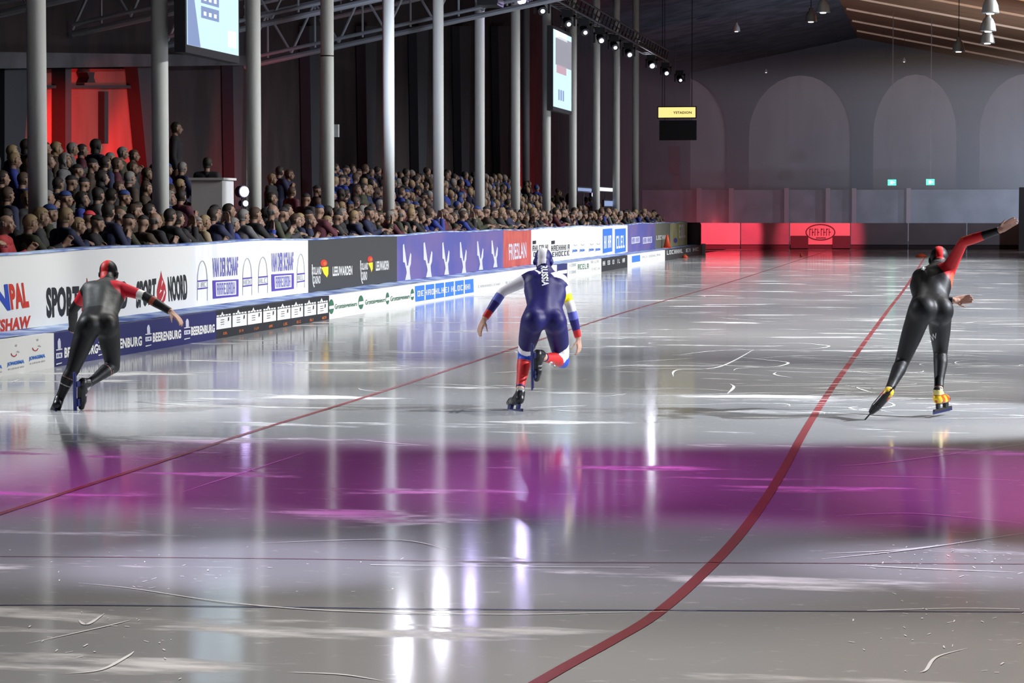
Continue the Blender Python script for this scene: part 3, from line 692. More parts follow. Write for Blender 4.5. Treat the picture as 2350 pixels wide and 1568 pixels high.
# screens hanging parallel to the track
def scr(pxa, pxb, pyt, pyb, X, label, k):
    a = W(pxa, pyb, X=X); b = W(pxb, pyb, X=X); zt = W(pxa, pyt, X=X).z
    y0, y1, z0 = a.y, b.y, a.z; w_ = y1-y0; h = zt-z0
    t = empty('video_screen', (X, (y0+y1)/2, z0), label=label, cat='screen')
    MB().box((-.18, -w_/2-.08, -.12), (-.005, w_/2+.08, h+.1)).build('housing', M['dark'], t)
    MB().box((-.02, -w_/2, 0), (.004, w_/2, h)).build('display', M['screen'], t)
    def q(m, u0, v0, u1, v1, l=.007, sk=0): 
        o = MB().add([(l, -w_/2+u0*w_, v0*h), (l, -w_/2+u1*w_, v0*h), (l, -w_/2+(u1-sk)*w_, v1*h), (l, -w_/2+u0*w_, v1*h)], [(0, 1, 2, 3)]); return (m, o)
    items = []
    if k == 0:
        items += [q('screen2', .0, .0, .24, 1.0, .006, .24)]
        for j in range(3):
            v = .30+j*.15; items += [q('screen2', .25, v, .6, v+.12)]
            for s_ in range(3): items += [q('screen3', .30+s_*.1, v+.03, .35+s_*.1, v+.07, .009)]
        items += [q('screen3', .78, .07, .95, .24)]
    else:
        items += [q('screengrey', .1, .55, 1, .93), q('screen3', .1, .9, .75, 1), q('screenpink', .15, .45, .7, .56)]
        for s_ in range(3): items += [q('screen2', .25+s_*.12, .1, .33+s_*.12, .24)]
    by = {}
    for m, o in items:
        if m in by: by[m].add(o.v, o.f)
        else: by[m] = o
    for m, o in by.items(): o.build('screen_graphics', M[m], t)
    for s_ in (-.35, .35): MB().box((-.12, s_*w_-.02, h+.1), (-.08, s_*w_+.02, roofz(X)-z0)).build('hanger', M['black'], t)
scr(430, 547, -130, 102, -11.2, 'large bright video screen hanging high, nearest to the ice start', 0)
scr(1270, 1311, 66, 244, -11.2, 'narrow bright video screen between the ninth and tenth columns', 1)
# lighting rig
XR = -10.7; ZR = 7.16
ya, yb = 47.0, 97.5
t = empty('lighting_truss', (XR, ya, ZR), label='long black lighting truss hanging along the stand over the boards', cat='truss')
mb = MB()
for dx, dz in ((-.2, .35), (.2, .35), (-.2, .75), (.2, .75)): mb.tube((dx, 0, dz), (dx, yb-ya, dz), .035, n=8)
mb.build('chord', M['black'], t)
mb = MB(); n_ = 60
for i in range(n_):
    u0 = (yb-ya)*i/n_; u1 = (yb-ya)*(i+1)/n_
    for dx in (-.2, .2): mb.tube((dx, u0, .35), (dx, u1, .75), .018, n=5)
    mb.tube((-.2, u0, .35), (.2, u1, .35), .018, n=5)
mb.build('lattice', M['black'], t)
rig = [(920, 'lensmid', 'bright'), (1007, 'lensmid', 'bright'), (1077, 'lensbright', 'bright'), (1195, 'lensbright', ''), (1243, 'lens', ''), (1303, 'lens', ''), (1341, 'lens', ''), (1378, 'lens', ''), (1410, 'lens', ''), (1443, 'lens', ''), (1495, 'lensmid', ''), (1528, 'lens', ''), (1560, 'lens', '')]
HEAD = None
for i, (px, lm, _) in enumerate(rig):
    y = W(px, 200, X=XR).y
    t = empty('moving_head_lamp', (XR, y, ZR), label='moving head stage lamp under the black truss, %s from its near end' % ORD[i], cat='stage lamp', group='stage lamps on the truss')
    MB().box((-.16, -.16, .16), (.16, .16, .34)).build('base', M['black'], t)
    MB().box((-.22, -.05, -.12), (-.17, .05, .2)).box((.17, -.05, -.12), (.22, .05, .2)).box((-.22, -.05, .14), (.22, .05, .2)).build('yoke', M['black'], t)
    tilt = Vector((.35, -.75, -.55)).normalized()
    h = MB().tube(-tilt*.16, tilt*.12, .11, .13, 16).build('head', M['black'], t)
    small = lm == 'lens' and i > 2
    r_ = .055 if small else .10
    if px in (1378, 1443, 1528, 1495): r_ = .07
    MB().tube(tilt*.121, tilt*.14, r_, r_, 16).build('lens', M[lm], h)
# black loudspeaker hanging at the top
p_ = W(1125, -2, X=-11.0)
t = empty('loudspeaker', (p_.x, p_.y, p_.z), label='black loudspeaker hanging beside the seventh column at the top', cat='loudspeaker')
MB().box((-.25, -.45, -.18), (.25, .45, .5)).build('cabinet', M['black'], t); MB().box((.25, -.4, -.12), (.262, .4, .44)).build('grille', M['dark'], t)
MB().box((-.02, -.02, .5), (.02, .02, roofz(-11)-p_.z)).build('hanger', M['black'], t)
# yellow sign with dark board below
Ys = 103
a = W(1511, 270, Y=Ys); b = W(1596, 246, Y=Ys)
t = empty('hanging_sign', ((a.x+b.x)/2, Ys, a.z), label='small lit yellow sign hanging high before the far wall', cat='sign')
w_ = (b.x-a.x)/2; h = b.z-a.z
MB().box((-w_-.04, 0, -.04), (w_+.04, .12, h+.04)).build('frame', M['black'], t)
MB().box((-w_, -.01, 0), (w_, .0, h)).build('face', M['signyellow'], t)
v, f = text2d('YSTADION', .03); MB().add([(-w_*.2+u*w_*1.0, -.016, h*.35+q*h*.25) for u, q in v], f).build('lettering', M['signink'], t)
MB().tube((-w_*.8, .06, h), (-w_*.8, .06, roofz(a.x)-a.z), .012, n=6).tube((w_*.8, .06, h), (w_*.8, .06, roofz(b.x)-a.z), .012, n=6).build('hanger', M['black'], t)
a = W(1513, 322, Y=Ys+.4); b = W(1598, 276, Y=Ys+.4)
MB().box((a.x, Ys+.4, a.z), (b.x, Ys+.6, b.z)).tube((a.x+.2, Ys+.5, b.z), (a.x+.2, Ys+.5, roofz(a.x)-.15), .012, n=6).tube((b.x-.2, Ys+.5, b.z), (b.x-.2, Ys+.5, roofz(b.x)-.15), .012, n=6).build('scoreboard', M['dark'], label='switched off dark board right under the yellow sign', cat='board')
p_ = W(1552, 380, Y=150)
MB().box((p_.x-.35, 149, 3.9), (p_.x+.3, 149.6, 5.6)).box((p_.x-.1, 149, 3.0), (p_.x+.3, 149.5, 3.95)).tube((p_.x, 149.3, 5.6), (p_.x, 149.3, roofz(p_.x)-.05), .02, n=6).build('speaker_cluster', M['black'], label='dark hanging speaker cluster against the dim far wall', cat='loudspeaker')
# green exit signs
for px, py, s_ in ((2047, 419, 'nearer to the boards'), (2135, 418, 'nearer to the right edge')):
    p_ = W(px, py, Y=149)
    t = empty('exit_sign', (p_.x, 149, p_.z), label='small green lit exit sign over the far gallery, the one '+s_, cat='sign')
    MB().box((-.26, 0, -.2), (.26, .1, .2)).build('housing', M['dark'], t)
    MB().box((-.24, -.02, -.17), (.24, -.001, .17)).build('panel', M['green'], t)
    MB().box((-.1, -.03, -.1), (.05, -.021, .1)).box((.08, -.03, -.04), (.16, -.021, .04)).build('pictogram', M['exitwhite'], t)
    MB().box((-.02, .02, .2), (.02, .06, roofz(p_.x)-p_.z)).build('hanger', M['dark'], t)
# high bay lamps, switched off; each glint is an added glowing disc
def bay(px, py, Y, w_px, glint, label):
    r = w_px/F*Y/2; p = W(px, py, Y=Y)
    t = empty('high_bay_lamp', (p.x, p.y, p.z), label=label, cat='lamp', group='high bay lamps under the roof')
    MB().lathe([(r, -.9*r), (r*.98, -.8*r), (r*.86, 0), (r*.6, .6*r), (r*.35, .85*r), (r*.33, 1.3*r), (0, 1.35*r)], (0, 0, 0), 24).build('shade', M['aluminium'], t, smooth=True)
    MB().tube((0, 0, 1.3*r), (0, 0, roofz(p.x)-p.z-.02), .015, n=6).build('cable', M['dark'], t)
    if glint: MB().lathe([(r*.4, -1.02*r), (r*.45, -.92*r)], (0, 0, 0), 16).build('glint_disc', M['bayglint'], t)
bay(2273, 12, 72, 40, 1, 'pale bell shaped high bay lamp, top one of the stacked pair')
bay(2268, 55, 80, 36, 1, 'pale bell shaped high bay lamp, lower one of the stacked pair')
bay(2266, 84, 92, 33, 1, 'flat looking high bay lamp right below the stacked pair')
bay(2200, 105, 100, 29, 1, 'dim high bay lamp left of the stacked pair and lower')
bay(1861, 37, 104, 28, 1, 'dim high bay lamp under the wooden roof, lower of two close ones')
bay(1889, 14, 88, 32, 1, 'dark rimmed high bay lamp beside another, at the top edge')
bay(1690, 64, 140, 18, 1, 'far dim high bay lamp towards the stand side')
bay(1758, 163, 168, 8, 1, 'very far tiny high bay lamp before the far wall')
bay(2075, 138, 165, 9, 1, 'very far tiny high bay lamp under the wooden deck')
# dark upright mat at the right edge
a = W(2338, 578, Y=113); b = W(2368, 430, Y=113)
MB().box((a.x, 113, 0), (b.x+.6, 113.6, b.z)).build('curtain_stand', M['dark'], label='tall dark screen standing on the far ice at the right border', cat='screen')

# ------------------------------------------------------------------ raised stand, lectern, monitors
steps = [(-12.2, -12.9, .3), (-12.9, -13.6, .6), (-13.6, -14.3, .9), (-14.3, -15.3, 1.2)]
mb = MB()
for a, b, z in steps: mb.box((b, 24, -.04), (a, 100, z))
mb.build('stand_steps', M['concrete'], label='dark stepped standing terrace under the rear rows of the crowd', cat='terrace')
p_ = W(517, 470, X=-12.3)
a_ = W(475, 400, X=-13.1).y; MB().box((-13.4, a_-.3, .605), (-12.91, a_+.3, .95)).build('riser', M['dark'], label='dark low riser behind the white commentary desk', cat='platform')
a_ = W(402, 330, X=-14.7).y; MB().box((-15.0, a_-.3, 1.205), (-14.4, a_+.3, 1.62)).build('riser', M['dark'], label='dark riser under the person standing behind the second column', cat='platform')
t = empty('commentary_desk', (-12.3, p_.y, .303), label='white box shaped commentary desk between second and third columns', cat='desk')
MB().box((-.5, -.36, 0), (.05, .36, 1.95)).build('desk_body', M['whitegrey'], t)
MB().box((-.54, -.4, 1.95), (.09, .4, 1.99)).build('desk_top', M['white'], t)
for px, py, r, lb in ((560, 440, .085, 'bright violet white lamp in front of the third column'), (563, 467, .045, 'small violet white lamp just below the brighter one'), (1363, 447, .10, 'small violet lamp by the far monitors')):
    X = -11.9 if px < 600 else -12.3; p_ = W(px, py, X=-11.35 if px < 600 else -12.15)
    t = empty('camera_light', (p_.x, p_.y, p_.z), label=lb, cat='lamp')
    MB().tube((-.1, .08, 0), (0, -.0, 0), r*1.15, r*1.25, 14).build('housing', M['black'], t); MB().tube((.001, -.001, 0), (.015, -.012, 0), r, r, 14).build('lens', M['violetlamp'], t)
    MB().tube((-.05, .04, -r), (-.05, .04, -p_.z+.3 if px > 600 else -p_.z), .012, n=6).build('stand', M['black'], t)
def monitor(px0, px1, py0, py1, X, m, lb, legs=True):
    a = W(px0, py1, X=X); b = W(px1, py0, X=X); zt = W(px0, py0, X=X).z
    t = empty('monitor', (X, (a.y+b.y)/2, a.z), label=lb, cat='monitor'); w_ = (b.y-a.y)/2; h = zt-a.z
    MB().box((-.08, -w_-.04, -.04), (-.002, w_+.04, h+.04)).build('housing', M['dark'], t); MB().box((-.001, -w_, 0), (.012, w_, h)).build('display', m, t)
    MB().tube((-.04, 0, -.04), (-.04, 0, -a.z+.3), .02, n=6).build('stand', M['dark'], t)
monitor(1376, 1407, 430, 438, -12.2, M['screen3'], 'wide glowing white monitor above the far crowd')
monitor(1326, 1357, 431, 438, -12.2, M['screen2'], 'blue glowing monitor above the far crowd')
monitor(1387, 1408, 461, 473, -11.9, M['screen2'], 'violet blue monitor below the white one')

# ------------------------------------------------------------------ figures
def sph(c, r, Rm=None, n=14):
    c = np.array(c, float); r = np.array(r if hasattr(r, '__len__') else (r, r, r), float); v = []; f = []
    for i in range(1, n):
        a = math.pi*i/n
        for j in range(2*n):
            b = math.pi*j/n; v.append((math.sin(a)*math.cos(b), math.sin(a)*math.sin(b), math.cos(a)))
    v += [(0, 0, 1), (0, 0, -1)]; m = 2*n
    for i in range(n-2):
        for j in range(m): f.append((i*m+j, (i+1)*m+j, (i+1)*m+(j+1) % m, i*m+(j+1) % m))
    T, B = len(v)-2, len(v)-1
    for j in range(m): f.append((T, j, (j+1) % m)); f.append((B, (n-2)*m+(j+1) % m, (n-2)*m+j))
    v = np.array(v)*r
    if Rm is not None: v = v @ np.array(Rm).T
    return v+c, f
def rc(a, b, ra, rb, n=14):
    """round cone"""
    a, b = np.array(a, float), np.array(b, float); d = b-a; L = np.linalg.norm(d)
    if L < 1e-5: return sph(a, ra)
    d /= L; x = np.cross(d, (0, 0, 1) if abs(d[2]) < .9 else (1, 0, 0)); x /= np.linalg.norm(x); y = np.cross(d, x)
    rings = [(-ra*math.cos(t), ra*math.sin(t)) for t in np.linspace(.3, math.pi/2, 4)] + [(L+rb*math.sin(t), rb*math.cos(t)) for t in np.linspace(0, math.pi/2-.3, 4)]
    v = []; f = []
    for h, r in rings:
        for j in range(n): t = 2*math.pi*j/n; v.append(a+d*h+x*r*math.cos(t)+y*r*math.sin(t))
    for i in range(len(rings)-1):
        for j in range(n): f.append((i*n+j, i*n+(j+1) % n, (i+1)*n+(j+1) % n, (i+1)*n+j))
    f.append(tuple(range(n-1, -1, -1))); f.append(tuple((len(rings)-1)*n+j for j in range(n)))
    return np.array(v), f
def remesh(prims, voxel, it=3, keep=None, lam=.5):
    v = []; f = []; n = 0
    for pv, pf in prims: v += [tuple(q) for q in pv]; f += [tuple(i+n for i in q) for q in pf]; n += len(pv)
    me = bpy.data.meshes.new('tmp'); me.from_pydata(v, [], f); o = bpy.data.objects.new('tmp', me); COL.objects.link(o)
    md = o.modifiers.new('r', 'REMESH'); md.mode = 'VOXEL'; md.voxel_size = voxel; md.adaptivity = 0
    dg = bpy.context.evaluated_depsgraph_get(); em = o.evaluated_get(dg).to_mesh()
    V = np.empty(len(em.vertices)*3); em.vertices.foreach_get('co', V); V = V.reshape(-1, 3)
    E = np.empty(len(em.edges)*2, int); em.edges.foreach_get('vertices', E); E = E.reshape(-1, 2)
    Fc = [tuple(p.vertices) for p in em.polygons]
    o.evaluated_get(dg).to_mesh_clear(); bpy.data.objects.remove(o); bpy.data.meshes.remove(me)
    deg = np.bincount(E.ravel(), minlength=len(V)).astype(float); deg[deg == 0] = 1
    wgt = np.ones(len(V)) if keep is None else keep(V)
    for k in range(it*2 if lam > 0 else it):
        s = np.stack([np.bincount(E[:, 0], V[E[:, 1], c], len(V))+np.bincount(E[:, 1], V[E[:, 0], c], len(V)) for c in range(3)], 1)/deg[:, None]
        l = .6 if lam < 0 else (lam if k % 2 == 0 else -lam*.9)
        V = V+(s-V)*l*wgt[:, None]
    return V, Fc
def mk(name, V, Fc, m, parent=None, col=None):
    me = bpy.data.meshes.new(name); me.from_pydata([tuple(x) for x in V], [], Fc); me.materials.append(m)
    me.polygons.foreach_set('use_smooth', [True]*len(me.polygons))
    if col is not None:
        a = me.color_attributes.new('Col', 'FLOAT_COLOR', 'POINT'); a.data.foreach_set('color', np.concatenate([col, np.ones((len(V), 1))], 1).ravel().astype(np.float32))
    o = bpy.data.objects.new(name, me); COL.objects.link(o)
    if parent: o.parent = parent
    return o
def normals(V, Fc):
    me = bpy.data.meshes.new('n'); me.from_pydata([tuple(x) for x in V], [], Fc); me.update()
    N = np.empty(len(V)*3); me.vertex_normals.foreach_get('vector', N); bpy.data.meshes.remove(me); return N.reshape(-1, 3)
def shell(V, Fc, N, mask, off):
    """cloth lying over the faces whose corners are all in mask, closed by a rim down to the skin"""
    faces = [f for f in Fc if all(mask[i] for i in f)]
    used = sorted({i for f in faces for i in f}); idx = {i: k for k, i in enumerate(used)}
    o = off if np.isscalar(off) else off[used][:, None]
    V2 = V[used]+N[used]*o; F2 = [tuple(idx[i] for i in f) for f in faces]
    cnt = {}
    for f in F2:
        for a, b in zip(f, f[1:]+f[:1]): cnt[(a, b)] = 1
    rim = [(a, b) for (a, b) in cnt if (b, a) not in cnt]
    rv = sorted({i for e in rim for i in e}); ri = {i: len(V2)+k for k, i in enumerate(rv)}
    V3 = np.concatenate([V2, (V[used]-N[used]*.002)[rv]]) if rv else V2
    F2 += [(b, a, ri[a], ri[b]) for a, b in rim]
    return V3, F2, np.array(used+[used[i] for i in rv])
def frame(y, z):
    y = Vector(y).normalized(); z = Vector(z); z = (z-y*z.dot(y)).normalized(); x = y.cross(z); return np.array(Matrix((x, y, z)).transposed())
def head_prims(c, Rm, s=1.0):
    c = np.array(c); T = lambda p: c+Rm @ (np.array(p)*s)
    return [sph(T((0, -.012, .025)), (.074*s, .094*s, .088*s), Rm), sph(T((0, .028, -.045)), (.056*s, .058*s, .065*s), Rm),
            sph(T((0, .06, -.09)), (.024*s, .022*s, .022*s), Rm), rc(T((0, .085, .012)), T((0, .112, -.03)), .009*s, .014*s, 10),
            sph(T((-.076, -.005, -.01)), (.012*s, .02*s, .03*s), Rm), sph(T((.076, -.005, -.01)), (.012*s, .02*s, .03*s), Rm),
            rc(T((-.035, .078, .025)), T((.035, .078, .025)), .014*s, .014*s, 10), rc(T((-.016, .088, -.062)), T((.016, .088, -.062)), .009*s, .009*s, 8),
            rc(T((-.045, .055, -.02)), T((.045, .055, -.02)), .02*s, .02*s, 10)]
def head_paint(V, c, Rm, col, s=1.0, brow=(.1, .06, .04)):
    q = (V-np.array(c)) @ Rm/s
    for sx in (-1, 1):
        d = np.hypot(q[:, 0]-sx*.031, (q[:, 2]-.006)*1.5); m = (q[:, 1] > .045)
        col[m & (d < .015)] = (.55, .5, .48); col[m & (d < .0085)] = (.03, .02, .015)
        col[m & (abs(q[:, 0]-sx*.034) < .021) & (abs(q[:, 2]-.031) < .006)] = brow
    col[(q[:, 1] > .06) & (abs(q[:, 0]) < .024) & (abs(q[:, 2]+.062) < .008)] = (.32, .09, .08)
    return q
def hand_prims(wr, d, pn, side, curl=.5, s=1.0):
    """palm, four fingers of different length and a thumb from the side of the palm; pn = palm normal"""
    d = np.array(Vector(d).normalized()); pn = np.array(pn, float); pn -= d*pn.dot(d); pn /= np.linalg.norm(pn); sd = np.cross(d, pn)*side
    w_ = np.array(wr, float); out = []
    for u in (-.028, -.009, .010, .028): out.append(rc(w_+d*.015*s+sd*u*.75*s, w_+d*.085*s+sd*u*s, .014*s, .0115*s, 10))
    out.append(rc(w_-d*.02*s, w_+d*.03*s, .024*s, .02*s))
    for u, L in ((-.030, .070), (-.010, .082), (.010, .077), (.029, .060)):
        p = w_+d*.085*s+sd*u*s; a = curl*.35; L *= s
        for k, fr in enumerate((.45, .32, .23)):
            dd = d*math.cos(a)+pn*math.sin(a)+sd*u*1.5; dd /= np.linalg.norm(dd); q = p+dd*L*fr
            out.append(rc(p, q, (.0098-.001*k)*s, (.009-.001*k)*s, 8)); p = q; a += curl*.6
    p = w_+d*.028*s-sd*.024*s
    for k, (L, a) in enumerate(((.035, .9), (.03, .6), (.024, .4))):
        dd = d*math.cos(a)-sd*math.sin(a)+pn*(.35+.2*curl); dd /= np.linalg.norm(dd); q = p+dd*L*s; out.append(rc(p, q, (.0125-.0015*k)*s, (.0115-.0015*k)*s, 8)); p = q
    return out
SKIN = attr_mat('skin', .55); SKIN.node_tree.nodes['Principled BSDF'].inputs['Specular IOR Level'].default_value = .35

# ---- spectators: six prototypes, then copies
JACK = [mat('coat_'+n, c, .8) for n, c in (('black', (.012, .012, .015)), ('navy', (.015, .02, .06)), ('charcoal', (.035, .035, .038)), ('brown', (.05, .032, .02)), ('olive', (.035, .04, .02)),
        ('blue', (.02, .04, .25)), ('grey', (.12, .12, .125)), ('red', (.3, .02, .025)), ('tan', (.3, .24, .15)), ('burgundy', (.09, .015, .03)))]
JN = ['black', 'navy', 'charcoal', 'brown', 'olive', 'blue', 'grey', 'red', 'tan', 'burgundy']
HAIRM = [mat('hair_'+n, c, .7) for n, c in (('dark', (.02, .014, .01)), ('brown', (.07, .04, .025)), ('grey', (.2, .19, .18)), ('blond', (.28, .2, .1)), ('knit_red', (.6, .03, .05)), ('knit_orange', (.8, .12, .02)), ('knit_blue', (.02, .05, .2)), ('knit_black', (.01, .01, .012)))]
HN = ['dark haired', 'brown haired', 'grey haired', 'blond', 'red capped', 'orange capped', 'blue capped', 'black capped']
TROU = mat('dark_trousers', (.02, .02, .028), .8)
def spectator(pose):
    vox = .0135
    hz = 1.62; turn = pose.get('turn', 0); nod = pose.get('nod', 0)
    hf = Vector((math.sin(turn)*math.cos(nod), math.cos(turn)*math.cos(nod), -math.sin(nod))); Rm = frame(hf, (0, 0, 1))
    lean = pose.get('lean', 0)
    hc = np.array((0, .03+lean, hz)); nk = np.array((0, .0+lean*.85, 1.46)); ch = np.array((0, lean*.6, 1.25))
    pr = head_prims(hc, Rm, 1.0)
    pr += [rc(nk-(0, .01, .04), hc-(0, .03, .03), .056, .052)]
    for s in (-1, 1):
        sh = np.array((s*.175, lean*.8, 1.40)); hip = np.array((s*.09, 0, .92))
        pr += [rc((s*.06, lean*.75, 1.38), sh, .075, .062), rc((s*.085, lean*.6, 1.28), (s*.075, .1*lean, 1.02), .115, .105), rc((s*.07, .0, 1.05), hip, .11, .11),
               rc(nk-(0, 0, .03), sh+(0, 0, .01), .05, .05)]
        kn = np.array((s*.1, .02, .5)); an = np.array((s*.11, -.02, .09))
        pr += [rc(hip, kn, .09, .058), rc(kn, an, .056, .04), rc(an-(0, .03, .04), an+(0, .15, -.05), .04, .032)]
        if pose['arms'] == 'rail': el = sh+(s*.09, .13, -.19); wr = np.array((s*.06, .36+lean*.4, 1.305)); dd = (-s*.8, .45, .0); pn = (0, 0, -1)
        elif pose['arms'] == 'clap': el = sh+(s*.09, .08, -.25); wr = np.array((s*.055, .3+lean, 1.27)); dd = (-s*.25, .55, .7); pn = (-s, 0, 0)
        elif pose['arms'] == 'photo': el = sh+(s*.08, .16, -.18); wr = np.array((s*.07, .28+lean, 1.52)); dd = (-s*.3, .15, 1); pn = (-s*.3, -1, 0)
        else: el = sh+(s*.07, -.01, -.29); wr = el+(-s*.03, .06, -.24); dd = (0, .1, -1); pn = (-s, 0, 0)
        pr += [rc(sh, el, .056, .043), rc(el, wr, .042, .03)]
        pr += hand_prims(wr, dd, pn, s, .7, 1.15)
    V, Fc = remesh(pr, vox, 2); N = normals(V, Fc)
    q = (V-hc) @ Rm
    base = np.tile(np.array((.27, .165, .115)), (len(V), 1)); head_paint(V, hc, Rm, base)
    wrs = [np.array(p) for p in ()]
    hand = np.zeros(len(V), bool)
    # hands: anything beyond the wrists
    for s in (-1, 1):
        if pose['arms'] == 'rail': hand |= (V[:, 1] > .335+lean*.4) & (V[:, 2] > 1.26) & (abs(V[:, 0]) < .14)
        elif pose['arms'] == 'clap': hand |= (V[:, 1] > .285+lean) & (V[:, 2] < 1.48) & (V[:, 2] > 1.2)
        elif pose['arms'] == 'photo': hand |= (V[:, 1] > .2+lean) & (V[:, 2] > 1.51) & (V[:, 1] > hc[1]+.14)
        else: hand |= (V[:, 2] < .86) & (abs(V[:, 0]) > .19)
    inhead = (np.linalg.norm(V-hc, axis=1) < .19) & (V[:, 2] > 1.49)
    jm = (V[:, 2] > .78) & (V[:, 2] < 1.505) & ~hand & ~(inhead & (q[:, 2] > -.13))
    tm = (V[:, 2] < .86) & (V[:, 2] > .1) & ~hand
    style = pose.get('hair', 'short')
    if style == 'cap': hm = inhead & (q[:, 2] > .045)
    elif style == 'bald': hm = inhead & (q[:, 2] > -.05) & (q[:, 2] < .045) & (q[:, 1] < -.01)
    elif style == 'long': hm = inhead & (q[:, 2] > -.13) & ((q[:, 1] < .03) | (q[:, 2] > .07))
    else: hm = inhead & (q[:, 2] > -.075) & ((q[:, 1] < .012) | (q[:, 2] > .062)) & ~((abs(q[:, 0]) > .07) & (q[:, 2] < .02) & (q[:, 1] > -.03))
    root = empty('spectator')
    mk('body', V, Fc, SKIN, root, base)
    a, b, _ = shell(V, Fc, N, hm, {'cap': .012, 'bald': .007, 'long': .022}.get(style, .013)); mk('woolly_hat' if style == 'cap' else 'hair', a, b, HAIRM[0], root)
    a, b, _ = shell(V, Fc, N, jm, .02); mk('jacket', a, b, JACK[0], root)
    a, b, _ = shell(V, Fc, N, tm, .012); mk('trousers', a, b, TROU, root)
    return root
poses = [dict(arms='rail', lean=.12, turn=0, nod=.15), dict(arms='clap', lean=.03, turn=-.3, nod=.1, hair='short'), dict(arms='down', lean=0, turn=-.2, hair='short'),
         dict(arms='rail', lean=.08, turn=-.4, nod=.1, hair='cap'), dict(arms='down', lean=.02, turn=.1, hair='long'), dict(arms='photo', lean=0, turn=0, hair='short'),
         dict(arms='clap', lean=.05, turn=.1, hair='bald'), dict(arms='down', lean=0, turn=-.1, hair='cap')]
protos = [spectator(p_) for p_ in poses]; proto_used = [False]*len(protos)
REST = []   # far spectators that become one mass
zones = [(-400, 25, 'left of the first column'), (25, 160, 'around the first column'), (160, 320, 'between first and second columns'), (320, 445, 'around the second column'), (445, 710, 'above the pale arches banner'), (710, 911, 'above the charcoal banner'),
         (911, 1155, 'above the blue violet banner'), (1155, 1219, 'above the brick red banner'), (1219, 1440, 'above the white banner with black logos'), (1440, 1700, 'above the far violet and khaki banners')]
rowname = {0: 'front row', 1: 'second row', 2: 'lowest terrace row', 3: 'second terrace row', 4: 'third terrace row', 5: 'top terrace row'}
placed = []
def px_of(x, y, z):
    d = CM.transposed() @ (Vector((x, y, z))-CAM); return 1175+F*d.x/-d.z, 784-F*d.y/-d.z
def want(x, y, z, row, kind=None, hair=None, jack=None, rot=None, sc=None):
    placed.append(dict(x=x, y=y, z=z, row=row, kind=kind, hair=hair, jack=jack, rot=rot, sc=sc))
coly = [W(px, 487, X=XC).y for px in colpx]
y = 26.6
while y < 96:
    want(-10.74-R.uniform(0, .03), y, .05, 0); y += R.uniform(.56, .68)
y = 27.5
while y < 96:
    if all(abs(y-c_) > .36 for c_ in coly): want(-11.36-R.uniform(0, .03), y, .05, 1)
    y += R.uniform(.6, .85)
yd = W(517, 470, X=-12.75).y
for r_, (a, b, z) in enumerate(steps):
    y = 30; xx = (a+b)/2
    while y < 97:
        px, py = px_of(xx, y, z+1.6)
        dens = 1.0
        if 420 < px < 620 and r_ < 4: dens = 0.0
        if 600 < px < 760: dens = .35
        if px > 300 and r_ == 3 and px < 760: dens *= .3
        if px > 1180 and r_ > 1: dens = .25
        if px > 1270 and r_ > 0: dens = .2
        if any(abs(y-W(q_[0], 400, X=q_[1]).y) < .75 and abs(xx-q_[1]) < .6 for q_ in ((475, -13.1), (402, -14.7))): dens = 0
        if R.random() < dens: want(xx+R.uniform(-.04, .04), y, z, 2+r_)
        y += R.uniform(.62, .8)
# fixed people that stand out
def nearest(px, row, **k):
    best = min((q for q in placed if q['row'] == row), key=lambda q: abs(px_of(q['x'], q['y'], q['z']+1.6)[0]-px)); best.update(k)
nearest(8, 0, jack=7); nearest(35, 0, hair=3, jack=4, kind=0); nearest(205, 1, hair=4, kind=3, jack=0); nearest(425, 1, hair=6, kind=3, jack=0); nearest(452, 0, jack=8, hair=3, kind=1)
nearest(970, 1, hair=5, kind=3, jack=5); nearest(980, 0, jack=5); nearest(600, 0, jack=5, hair=1); nearest(1080, 0, jack=4); nearest(1490, 1, hair=2, jack=0)
placed.append(dict(x=-13.1, y=W(475, 400, X=-13.1).y, z=.95, row=9, kind=2, hair=0, jack=0, rot=0.0, sc=1.0, label='person in dark coat standing at the white commentary desk'))
placed.append(dict(x=-14.7, y=W(402, 330, X=-14.7).y, z=1.62, row=9, kind=2, hair=0, jack=0, rot=-1.4, sc=1.05, label='person in dark clothes standing high behind the second column'))
for q in placed:
    q['d'] = q['y']; 
placed.sort(key=lambda q: (0 if q['row'] in (0, 9) else 1, q['y']))
front = [q for q in placed if q['row'] in (0, 9)]; others = [q for q in placed if q['row'] not in (0, 9)]
others.sort(key=lambda q: q['y'])
indiv = front + others[:298-len(front)]; rest = others[298-len(front):]
cnt = {}
indiv.sort(key=lambda q: q['y'])
def pick(q):
    if q['kind'] is None:
        q['kind'] = R.choice((0, 0, 1, 3, 6, 5) if q['row'] == 0 else (2, 4, 7, 2, 1, 6, 5) if q['row'] == 1 else (2, 4, 7, 2, 1))
        if q['kind'] == 5 and R.random() < .6: q['kind'] = 2
    if q['hair'] is None: q['hair'] = R.choice((7, 6, 7)) if q['kind'] in (3, 7) else (2 if q['kind'] == 6 else R.choice((0, 0, 1, 1, 2, 3)))
    if q['hair'] > 3 and q['kind'] not in (3, 7): q['kind'] = 3
    if q['jack'] is None: q['jack'] = R.choice((0, 0, 0, 1, 1, 2, 2, 3, 4, 6, 9, 5))
    if q['rot'] is None: q['rot'] = -math.pi/2+R.choice((.1, .35, .7, .9))+R.gauss(0, .15)
    if q['sc'] is None: q['sc'] = R.uniform(.9, 1.03)
ARMS = ['leaning on the rail', 'clapping', 'standing', 'leaning on the rail', 'standing', 'holding hands up', 'clapping', 'standing']
for q in placed: pick(q)
